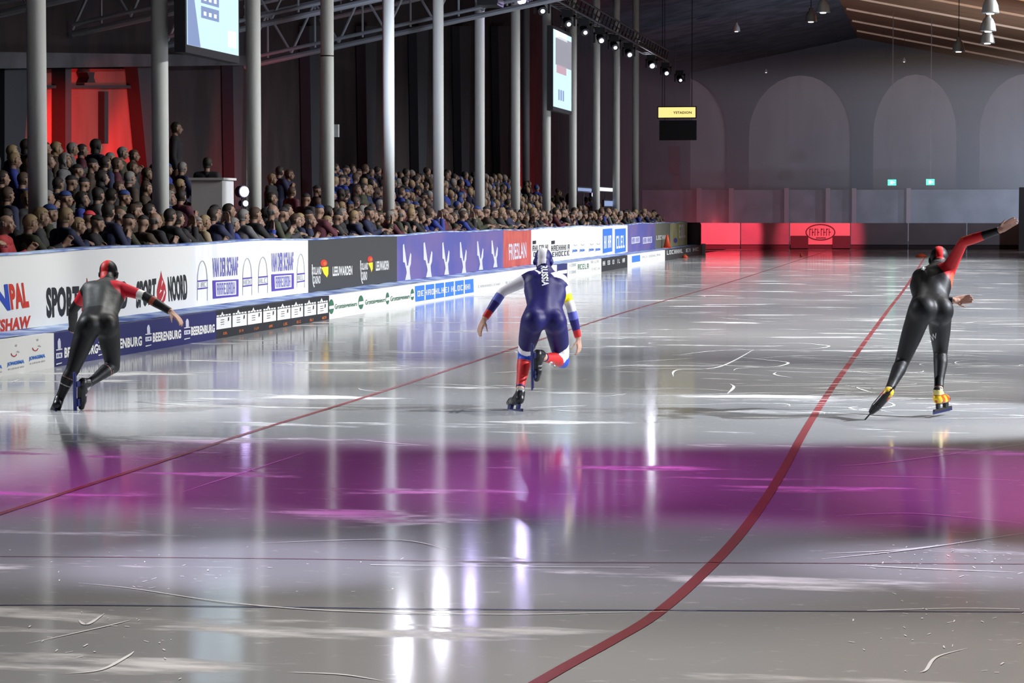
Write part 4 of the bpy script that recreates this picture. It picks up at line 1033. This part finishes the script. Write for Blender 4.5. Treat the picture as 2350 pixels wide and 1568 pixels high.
for q in indiv:
    k_ = q['kind']; src = protos[k_]
    if not proto_used[k_]: t = src; proto_used[k_] = True; kids = list(src.children)
    else:
        t = src.copy(); COL.objects.link(t); kids = []
        for c in src.children: d = c.copy(); COL.objects.link(d); d.parent = t; kids.append(d)
    t.location = (q['x'], q['y'], q['z']); t.rotation_euler = (0, 0, q['rot']); t.scale = (q['sc'],)*3
    for c in kids:
        st = c.name.split('.')[0]
        if st in ('hair', 'woolly_hat', 'jacket'):
            c.material_slots[0].link = 'OBJECT'; c.material_slots[0].material = HAIRM[q['hair']] if st != 'jacket' else JACK[q['jack']]
    px = px_of(q['x'], q['y'], q['z']+1.6)[0]
    zn = next((z[2] for z in zones if z[0] <= px < z[1]), 'at the far end of the stand')
    if 'label' in q: lb = q['label']
    else:
        cnt[(q['row'], zn)] = n_ = cnt.get((q['row'], zn), 0)+1
        lb = '%s, %s coat, %s in %s %s' % (HN[q['hair']], JN[q['jack']], ORD[n_-1], rowname[q['row']], zn)
    tag(t, lb, 'person', 'spectators in the stand')
for i, u in enumerate(proto_used):
    if not u:
        for c in list(protos[i].children): bpy.data.objects.remove(c)
        bpy.data.objects.remove(protos[i])
# the remaining far spectators as one crowd mesh
def far_figure(q):
    s = q['sc']; M4 = Matrix.Translation((q['x'], q['y'], q['z'])) @ Matrix.Rotation(q['rot'], 4, 'Z') @ Matrix.Scale(s, 4)
    out = []
    for (pv, pf), mi in ((sph((0, .03, 1.62), (.078, .098, .115), n=6), 0), (sph((0, .0, 1.655), (.088, .1, .1), n=6), 2+q['hair']), (rc((-.12, 0, 1.36), (.12, 0, 1.36), .1, .1, 8), 10+q['jack']),
                         (rc((0, 0, 1.32), (0, 0, .9), .19, .18, 8), 10+q['jack']), (rc((-.09, 0, .9), (-.1, 0, .08), .1, .06, 6), 1), (rc((.09, 0, .9), (.1, 0, .08), .1, .06, 6), 1),
                         (rc((.2, .02, 1.36), (.22, .14, 1.08), .06, .045, 6), 10+q['jack']), (rc((-.2, .02, 1.36), (-.22, .14, 1.08), .06, .045, 6), 10+q['jack']), (rc((0, .06, 1.5), (0, .02, 1.4), .05, .05, 6), 0)):
        out.append(([M4 @ Vector(p) for p in pv], pf, mi))
    return out
me = bpy.data.meshes.new('far_crowd'); v = []; f = []; mi = []
for q in rest:
    for pv, pf, m_ in far_figure(q):
        n_ = len(v); v += pv; f += [tuple(i+n_ for i in a) for a in pf]; mi += [m_]*len(pf)
me.from_pydata(v, [], f)
SK2 = mat('far_skin', (.27, .165, .115), .6)
for m_ in [SK2, TROU]+HAIRM+JACK: me.materials.append(m_)
me.polygons.foreach_set('material_index', mi); me.polygons.foreach_set('use_smooth', [True]*len(f))
o = bpy.data.objects.new('far_crowd', me); COL.objects.link(o)
tag(o, 'rest of the distant crowd packed on the rear and far terrace', 'crowd', kind='stuff')

# ------------------------------------------------------------------ skaters
SUIT = attr_mat('skinsuit', .52, .32)
BOOT = attr_mat('boot_leather', .35, .5)
def nrm(v): v = np.array(v, float); return v/np.linalg.norm(v)
def seg_d(V, a, b):
    d = b-a; t = np.clip(((V-a) @ d)/(d @ d), 0, 1); return np.linalg.norm(V-(a+t[:, None]*d), axis=1), t
def skater(J, face, crown, feet, hands, colf, label, bootcol, hoodcol, hood_under=None, extra=None, vox=.0055, sole=(.012, .012, .014), gl=1.0):
    J = {k: np.array(W(a, b, Y=c)) for k, (a, b, c) in J.items()}
    root_loc = Vector(((J['hipL'][0]+J['hipR'][0])/2, (J['hipL'][1]+J['hipR'][1])/2, 0))
    O = np.array(root_loc)
    for k in J: J[k] = J[k]-O
    root = empty('speed_skater', root_loc, label=label, cat='person')
    Rm = frame(face, crown)
    hc = J['head']; pr = head_prims(hc, Rm, .98)
    pel = (J['hipL']+J['hipR'])/2; shm = (J['shL']+J['shR'])/2; nk = J['neck']
    wst = pel*.52+J['chest']*.48
    lat = nrm(J['hipR']-J['hipL']); slat = nrm(J['shR']-J['shL']); up = nrm(J['chest']-pel)
    back = nrm(np.cross(lat, up)); 
    if back[1] > 0: back = -back            # towards the camera
    pr += [rc(pel+back*.035, wst+back*.035, .09, .085), rc(wst+back*.035, J['chest']+back*.03, .085, .105), rc(J['chest']+back*.03, nk+back*.01, .105, .07), rc(J['shL']*.7+J['chest']*.3+back*.02, J['shR']*.7+J['chest']*.3+back*.02, .075, .075)]
    pr += [rc(nk, hc-Rm[:, 1]*.035-Rm[:, 2]*.03, .062, .056), rc(J['chest'], nk, .10, .062)]
    g = gl
    for s, L in ((-1, 'L'), (1, 'R')):
        hip, kn, an, sh, el, wr = (J[n+L] for n in ('hip', 'kn', 'an', 'sh', 'el', 'wr'))
        ch = J['chest']+slat*s*.085; ws = wst+lat*s*.062
        pr += [rc(hip+lat*s*-.005, ws, .108, .092), rc(ws, ch, .092, .105), rc(ch, sh, .095, .066), rc(nk, sh, .055, .062),
               sph(hip+back*.038*g-up*.03+lat*s*-.008, (.106*g, .106*g, .116*g))]
        mid = hip*.5+kn*.5; th = nrm(kn-hip)
        pr += [rc(hip, mid, .104, .087), rc(mid, kn, .087, .06), sph(kn, .061)]
        shn = an-kn; cf = kn+shn*.3; cb = nrm(back-nrm(shn)*back.dot(nrm(shn)))
        pr += [rc(kn, cf+cb*.015, .056, .058), rc(cf+cb*.015, kn+shn*.68, .057, .040), rc(kn+shn*.6, an, .041, .034)]
        pr += [rc(sh, (sh+el)/2, .062, .05), rc((sh+el)/2, el, .05, .04), rc(el, el+(wr-el)*.35, .041, .041), rc(el+(wr-el)*.35, wr, .041, .027)]
        h = hands[L]; pr += hand_prims(wr, h['dir'], h['palm'], s, h.get('curl', .5), 1.0)
        t, u = feet[L]; Rf = frame(t, u); A = lambda p: an+Rf @ np.array(p)
        pr += [rc(A((0, -.02, -.03)), A((0, .14, -.06)), .034, .028)]
    def keep(V):
        w_ = np.full(len(V), 1.0)
        for L in 'LR':
            for a, b, g_ in (('sh', 'el', .35), ('el', 'wr', .2), ('kn', 'an', .25), ('hip', 'kn', .7)):
                d, tt = seg_d(V, J[a+L], J[b+L]); m_ = (d < .13) & (tt > .12); w_[m_] = np.minimum(w_[m_], g_)
            t, u = feet[L]; d, tt = seg_d(V, J['an'+L], J['an'+L]+nrm(t)*.15); w_[d < .07] = .1
            d, tt = seg_d(V, J['wr'+L], J['wr'+L]+nrm(hands[L]['dir'])*.2); w_[d < .06] = .03
        d = np.linalg.norm(V-hc, axis=1); w_[d < .15] = .08
        return w_
    V, Fc = remesh(pr, vox, 90, keep, -1); N = normals(V, Fc)
    skin = np.tile(np.array((.5, .3, .22)), (len(V), 1)); q = head_paint(V, hc, Rm, skin, .98)
    # nearest limb for every point
    bones = {'torso': (pel, J['chest'], .13), 'upper': (J['chest'], nk, .09), 'head': (hc-Rm[:, 2]*.02, hc+Rm[:, 2]*.03, .09)}
    for L in 'LR':
        bones['sho'+L] = (J['chest'], J['sh'+L], .075)
        bones['ua'+L] = (J['sh'+L], J['el'+L], .045); bones['fa'+L] = (J['el'+L], J['wr'+L], .035)
        bones['hand'+L] = (J['wr'+L]+nrm(hands[L]['dir'])*.01, J['wr'+L]+nrm(hands[L]['dir'])*.17, .02)
        bones['th'+L] = (J['hip'+L], J['kn'+L], .08); bones['sk'+L] = (J['kn'+L], J['an'+L], .045)
        t, u = feet[L]; bones['foot'+L] = (J['an'+L], J['an'+L]+nrm(t)*.15, .03)
    names = list(bones); D = []; T = []
    for n_ in names:
        a, b, r = bones[n_]; d, t = seg_d(V, a, b); D.append(d-r); T.append(t)
    D = np.array(D); T = np.array(T); bi = D.argmin(0); t = T[bi, np.arange(len(V))]; bn = np.array(names)[bi]
    ctx = dict(V=V, N=N, bn=bn, t=t, J=J, lat=lat, slat=slat, up=up, back=back, pel=pel, hc=hc, Rm=Rm, nk=nk, q=q)
    # thin socks / skin bands are left bare
    bare = np.zeros(len(V), bool)
    for L in 'LR':
        hd_ = seg_d(V, J['wr'+L]+nrm(hands[L]['dir'])*.03, J['wr'+L]+nrm(hands[L]['dir'])*.2)
        bare |= (hd_[0] < .085) & (bn != 'fa'+L) & (bn != 'torso')
        bare |= (bn == 'hand'+L) | (bn == 'foot'+L) | ((bn == 'fa'+L) & (t > .97)) | ((bn == 'sk'+L) & (t > (.93 if 'ankle' not in hands else hands['ankle'])))
    hood = ((bn == 'head') | ((bn == 'upper') & (t > .75))) & (q[:, 2] > -.17)
    facem = (bn == 'head') & (q[:, 1] > .03) & (q[:, 2] < .065) & (q[:, 2] > -.115)
    hood &= ~facem; facem2 = (bn == 'head') & ~hood
    hoodm = (bn == 'head') & ~facem
    suitm = ~bare & ~(bn == 'head')
    # cleared collar: suit and hood overlap a little
    neck = (bn == 'upper') & (t > .9)
    mk('body', V, Fc, SKIN, root, skin)
    col = colf(ctx)
    a, b, idx = shell(V, Fc, N, suitm, .0035); so = mk('skinsuit', a, b, SUIT, root, col[idx])
    hcol = hoodcol(ctx)
    a, b, idx = shell(V, Fc, N, hoodm | neck, .006); ho = mk('hood', a, b, SUIT, root, hcol[idx])
    # racing glasses
    T_ = lambda p: hc+Rm @ np.array(p)
    mb = MB(); pts = [T_((math.sin(x)*.079, math.cos(x)*.108, .008)) for x in np.linspace(-1.25, 1.25, 13)]
    v = []; f = []
    for p_ in pts:
        for dz in (-.018, .018):
            for o_ in (0, .004): v.append(p_+Rm[:, 2]*dz+nrm(p_-hc)*o_)
    for i in range(12):
        a_, b_ = i*4, i*4+4; f += [(a_, b_, b_+2, a_+2), (a_+1, a_+3, b_+3, b_+1), (a_+2, b_+2, b_+3, a_+3), (a_, a_+1, b_+1, b_)]
    mb.add(v, f).build('racing_glasses', M['black'], root)
    # boots and blades
    for L in 'LR':
        t_, u_ = feet[L]; Rf = frame(t_, u_); an = J['an'+L]; A = lambda p: an+Rf @ np.array(p)
        bp = [rc(A((0, -.025, -.045)), A((0, .03, -.055)), .042, .043), rc(A((0, .03, -.055)), A((0, .135, -.062)), .042, .04), rc(A((0, .135, -.064)), A((0, .185, -.07)), .039, .027),
              rc(A((0, -.02, -.05)), A((0, -.012, .015)), .042, .043), rc(A((0, .06, -.05)), A((0, .01, .0)), .038, .036)]
        BV, BF = remesh(bp, .006, 3); bl = (BV-an) @ Rf
        keepz = BV.copy(); m = bl[:, 2] < -.092; bl2 = bl.copy(); bl2[m, 2] = -.092; BV = an+bl2 @ Rf.T
        bc = bootcol(bl2, L); bc[bl2[:, 2] < -.086] = sole
        bo = mk('boot', BV, BF, BOOT, root, bc)
        mb = MB(); MX = Matrix.Translation(an) @ Matrix(Rf.tolist()).to_4x4()
        mb.box((-.0022, -.135, -.168), (.0022, .27, -.14), MX); bl_ = mb.build('blade', M['black' if bootcol == boot_flame and L == 'L' else 'blade'], bo)
        mb = MB(); mb.box((-.006, -.12, -.148), (.006, .255, -.130), MX); mb.box((-.012, -.045, -.13), (.012, .0, -.09), MX); mb.box((-.014, .105, -.13), (.014, .17, -.09), MX); mb.build('blade_holder', M['black' if bootcol == boot_flame else 'blade'], bo)
    if extra: extra(root, ctx, so, O)
    return root
def setc(c, m, v): c[m] = v
BLK = np.array((.006, .006, .007))
def boot_black(b, L):
    c = np.tile(np.array((.01, .01, .012)), (len(b), 1)); c[(abs(b[:, 1]-.07) < .006) | (abs(b[:, 1]-.1) < .006)] = (.25, .25, .25); c[(b[:, 2] > .03)] = (.3, .3, .28); return c
def boot_left(b, L):
    c = np.tile(np.array((.008, .008, .01)), (len(b), 1)); c[(abs(b[:, 1]-.08) < .007) & (b[:, 2] > -.06)] = (.3, .3, .35); c[(abs(b[:, 1]-.03) < .012) & (b[:, 2] > -.03)] = (.35, .35, .38); return c
def boot_flame(b, L):
    c = np.tile(np.array((.45, .06, .01)), (len(b), 1)); w_ = np.sin(b[:, 1]*60+b[:, 2]*40)
    c[(w_ > .2) & (b[:, 2] < -.02)] = (.75, .5, .02); c[(b[:, 2] > -.012)] = (.85, .75, .3); c[(b[:, 2] > .03)] = (.02, .02, .02); c[b[:, 1] > .15] = (.02, .01, .01)
    if L == 'L': c[(b[:, 1] > .03)] = (.02, .008, .008)
    return c

# left skater ------------------------------------------------------
def col_left(c):
    V, bn, t, lat = c['V'], c['bn'], c['t'], c['lat']; col = np.tile(BLK, (len(V), 1)); x = (V-c['pel']) @ lat
    red = np.array((.62, .012, .03))
    for L in 'LR':
        m = (bn == 'ua'+L) & (t < .78 if L == 'R' else t < .62); setc(col, m, red)
        m = (bn == 'sho'+L) & (t > .55) & (abs(x) > .115); setc(col, m, red)
    grey = np.array((.045, .05, .047)); m = ((bn == 'torso') & (t > .35) | (bn == 'upper') | ((bn == 'shoL') | (bn == 'shoR')) & (abs(x) < .115)) & ((V-c['pel']) @ c['back'] > -.02); setc(col, m, grey)  # lit sheen of the glossy back painted as grey on black cloth
    setc(col, (bn == 'uaR') & (t > .74) & (t <= .97), (.85, .84, .78))
    setc(col, (bn == 'faR') & (t > .25) & (t < .4), (.3, .06, .03))
    for L in 'LR':
        for a in (.12, .2, .28): setc(col, (bn == 'sk'+L) & (abs(t-a) < .008), (.3, .16, .14))
        setc(col, (bn == 'sk'+L) & (abs(t-.5) < .01) & (x < 0), (.5, .45, .45))
    setc(col, (bn == 'skL') & (t < .06) & ((V-c['J']['knL']) @ lat < -.02), (.6, .2, .08))
    return col
def hood_red(c):
    col = np.tile(BLK, (len(c['V']), 1)); x = c['q'][:, 0]; m = (abs(x+.004) < .032) & ((c['q'][:, 1] < 0) | (c['q'][:, 2] > .06)); setc(col, m, (.62, .02, .02)); return col
JL = dict(hipL=(201, 752, 20.85), hipR=(247, 752, 20.95), chest=(238, 682, 21.3), neck=(247, 652, 21.5), head=(249, 628, 21.62),
          shL=(204, 662, 21.35), shR=(275, 662, 21.35), elL=(168, 712, 21.5), wrL=(166, 758, 21.72), elR=(333, 680, 21.3), wrR=(392, 716, 21.25),
          knL=(168, 846, 20.75), anL=(134, 921, 20.72), knR=(260, 842, 21.1), anR=(199, 883, 20.78))

skater(JL, (.05, .9, -.45), (0, .45, .9), dict(L=((-.14, .24, -.11), (.35, .1, 1)), R=((-.03, .12, -1), (.4, .9, 0))),
    dict(L=dict(dir=(.25, .5, -.35), palm=(.6, .3, .2), curl=.7), R=dict(dir=(.75, -.1, -.62), palm=(-.5, .2, -.7), curl=.45)),
    col_left, 'speed skater in black suit with red shoulders and white armband, sprinting beside the boards', boot_left, hood_red, gl=.92)

# middle skater ----------------------------------------------------
def col_mid(c):
    V, bn, t, lat = c['V'], c['bn'], c['t'], c['lat']; navy = np.array((.007, .004, .095)); col = np.tile(navy, (len(V), 1)); x = (V-c['pel']) @ lat
    dark = np.array((.006, .005, .07)); wh = np.array((.9, .88, .92)); bl = np.array((.02, .07, .5)); rd = np.array((.55, .02, .02))
    for L in 'LR':
        setc(col, (bn == 'ua'+L), wh); setc(col, (bn == 'sho'+L) & (t > .3) & (abs(x) > .06) & ((V-c['J']['sh'+L]) @ c['up'] > -.05), wh)
        f = bn == 'fa'+L; setc(col, f & (t < .12), wh); setc(col, f & (t >= .12) & (t < .38), (.12, .14, .55)); setc(col, f & (t >= .38) & (t < .72), (.02, .015, .16)); setc(col, f & (t >= .72), rd)
        th = bn == 'th'+L; out = (V-c['J']['hip'+L]) @ lat*(-1 if L == 'L' else 1)
        cut = .72-.5*np.clip(out-.02, 0, .1)*3
        setc(col, th & (t > cut), wh); setc(col, th & (t > .86), bl)
        sk = bn == 'sk'+L; setc(col, sk, rd); setc(col, sk & (t < .10), (.02, .02, .16) if L == 'L' else bl); setc(col, sk & (t > .80), (.01, .01, .12))
    setc(col, (bn == 'uaR') & (t > .52) & (t < .78), (.85, .72, .0))
    for L, s in (('L', -1), ('R', 1)): setc(col, (bn == 'th'+L) & (t < .12) & ((V-c['J']['hip'+L]) @ lat*s > .1), wh)
    return col
def hood_mid(c):
    col = np.tile(np.array((.007, .005, .11)), (len(c['V']), 1)); x = c['q'][:, 0]; setc(col, abs(x) < .036, (.72, .70, .72)); setc(col, (c['bn'] == 'upper'), (.007, .004, .095)); return col
def project_text(s, tl, tr, br, bl, ob, O, m, parent, name, bold=.03, lift=.004):
    bv = BVHTree.FromPolygons([v.co for v in ob.data.vertices], [tuple(p.vertices) for p in ob.data.polygons])
    v, f = text2d(s, bold); out = []; cam0 = CAM-Vector(O)
    for u, q in v:
        a = np.array(tl)*(1-u)+np.array(tr)*u; b = np.array(bl)*(1-u)+np.array(br)*u; p = b*(1-q)+a*q
        d = ray(*p); hit = bv.ray_cast(cam0, d)
        out.append(tuple(hit[0]+hit[1]*lift) if hit[0] else tuple(cam0+d*21.3))
    MB().add(out, f).build(name, m, parent)
def extra_mid(root, c, so, O):
    # the letters run down the spine; their tops point to the right
    project_text('RUSSIA', (1256, 610), (1260, 657), (1244, 657), (1241, 610), so, O, M['white'], so, 'lettering', .04)
    V = c['V']; J = c['J']
    an, kn = J['anR'], J['knR']; t_ = kn-an
    project_text('C', (1266, 826), (1276, 838), (1268, 846), (1258, 834), so, O, M['white'], so, 'leg_logo', .05)
JM = dict(hipL=(1222, 738, 21.35), hipR=(1274, 740, 21.45), chest=(1252, 668, 21.75), neck=(1251, 628, 21.95), head=(1247, 600, 22.02),
          shL=(1217, 638, 21.82), shR=(1287, 645, 21.82), elL=(1153, 670, 21.75), wrL=(1112, 732, 21.65), elR=(1310, 706, 21.8), wrR=(1327, 776, 21.85),
          knL=(1204, 815, 21.6), anL=(1192, 905, 21.36), knR=(1291, 830, 21.75), anR=(1240, 818, 21.3))
skater(JM, (0, .85, -.5), (0, .5, .85), dict(L=((-.17, .25, -.03), (.25, .05, 1)), R=((-.0, .1, -1), (.33, .94, 0))),
    dict(L=dict(dir=(-.42, .0, -.9), palm=(.6, .5, 0), curl=.45), R=dict(dir=(.08, .1, -.98), palm=(-.8, .3, 0), curl=.7), ankle=.84),
    col_mid, 'speed skater in navy suit with white sleeves, RUSSIA down the back and one leg lifted', boot_black, hood_mid, extra=extra_mid, gl=.9)

# right skater -----------------------------------------------------
def col_right(c):
    V, bn, t, lat = c['V'], c['bn'], c['t'], c['lat']; col = np.tile(BLK, (len(V), 1)); x = (V-c['pel']) @ lat; red = np.array((.55, .015, .02))
    setc(col, (bn == 'uaR'), red); setc(col, (bn == 'faR') & (t < .55), red); setc(col, (bn == 'shoR') & (t > .75), red)
    setc(col, (bn == 'uaR') & (t > .95) & (N_up(c) > .3), (.85, .12, .06)); setc(col, (bn == 'faR') & (t < .3) & (N_up(c) > .5), (.8, .08, .04))  # upward side of the sleeve painted brighter, like a highlight
    P = c['J']['chest']*.35+c['J']['shR']*.65; d = (V-P); u = d @ lat; w_ = d @ c['up']
    setc(col, ((bn == 'shoR') | (bn == 'torso')) & (((u-.055)/.045)**2+((w_+.085)/.055)**2 < 1) & (d @ c['back'] > -.03), (.8, .1, .04))
    return col
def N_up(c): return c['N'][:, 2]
def hood_right(c):
    col = np.tile(BLK, (len(c['V']), 1)); x = c['q'][:, 0]; m = (abs(x-.0) < .028) & (c['bn'] == 'head'); setc(col, m, (.62, .02, .02)); return col
def extra_right(root, c, so, O):
    project_text('+', (2114, 615), (2124, 612), (2126, 620), (2116, 623), so, O, M['white'], so, 'chest_logo', .08)
    project_text('W', (2134, 768), (2149, 764), (2150, 775), (2140, 784), so, O, M['silver'], so, 'leg_logo', .0)
JR = dict(hipL=(2112, 714, 21.15), hipR=(2156, 716, 21.25), chest=(2137, 650, 21.5), neck=(2150, 618, 21.72), head=(2155, 597, 21.86),
          shL=(2110, 634, 21.6), shR=(2177, 618, 21.5), elL=(2132, 688, 21.95), wrL=(2190, 690, 21.9), elR=(2210, 556, 21.35), wrR=(2296, 528, 21.2),
          knL=(2070, 832, 21.25), anL=(2037, 903, 20.92), knR=(2158, 808, 21.5), anR=(2154, 902, 21.24))
skater(JR, (-.05, .9, -.42), (-.05, .42, .9), dict(L=((-.17, .05, -.2), (-.02, 1, -.02)), R=((.15, .36, .01), (-.05, .0, 1))),
    dict(L=dict(dir=(.9, .1, .1), palm=(0, -1, .1), curl=.6), R=dict(dir=(.82, -.1, .57), palm=(.3, -.9, -.3), curl=.35), ankle=.88),
    col_right, 'speed skater in black suit and flame boots with one red sleeved arm raised behind', boot_flame, hood_right, extra=extra_right, gl=1.04)

# haze hanging over the far end of the hall
hz = bpy.data.materials.new('haze'); hz.use_nodes = True; nt = hz.node_tree; nt.nodes.clear()
o_ = nt.nodes.new('ShaderNodeOutputMaterial'); vsx = nt.nodes.new('ShaderNodeVolumeScatter'); vsx.inputs['Density'].default_value = .009
vsx.inputs['Color'].default_value = (.9, .93, 1, 1); vsx.inputs['Anisotropy'].default_value = -.1; nt.links.new(vsx.outputs[0], o_.inputs['Volume'])
MB().box((-17.7, 117.6, .01), (15, 178, 9.3)).build('haze', hz, label='thin bluish haze filling the far end of the hall', cat='haze', kind='stuff')
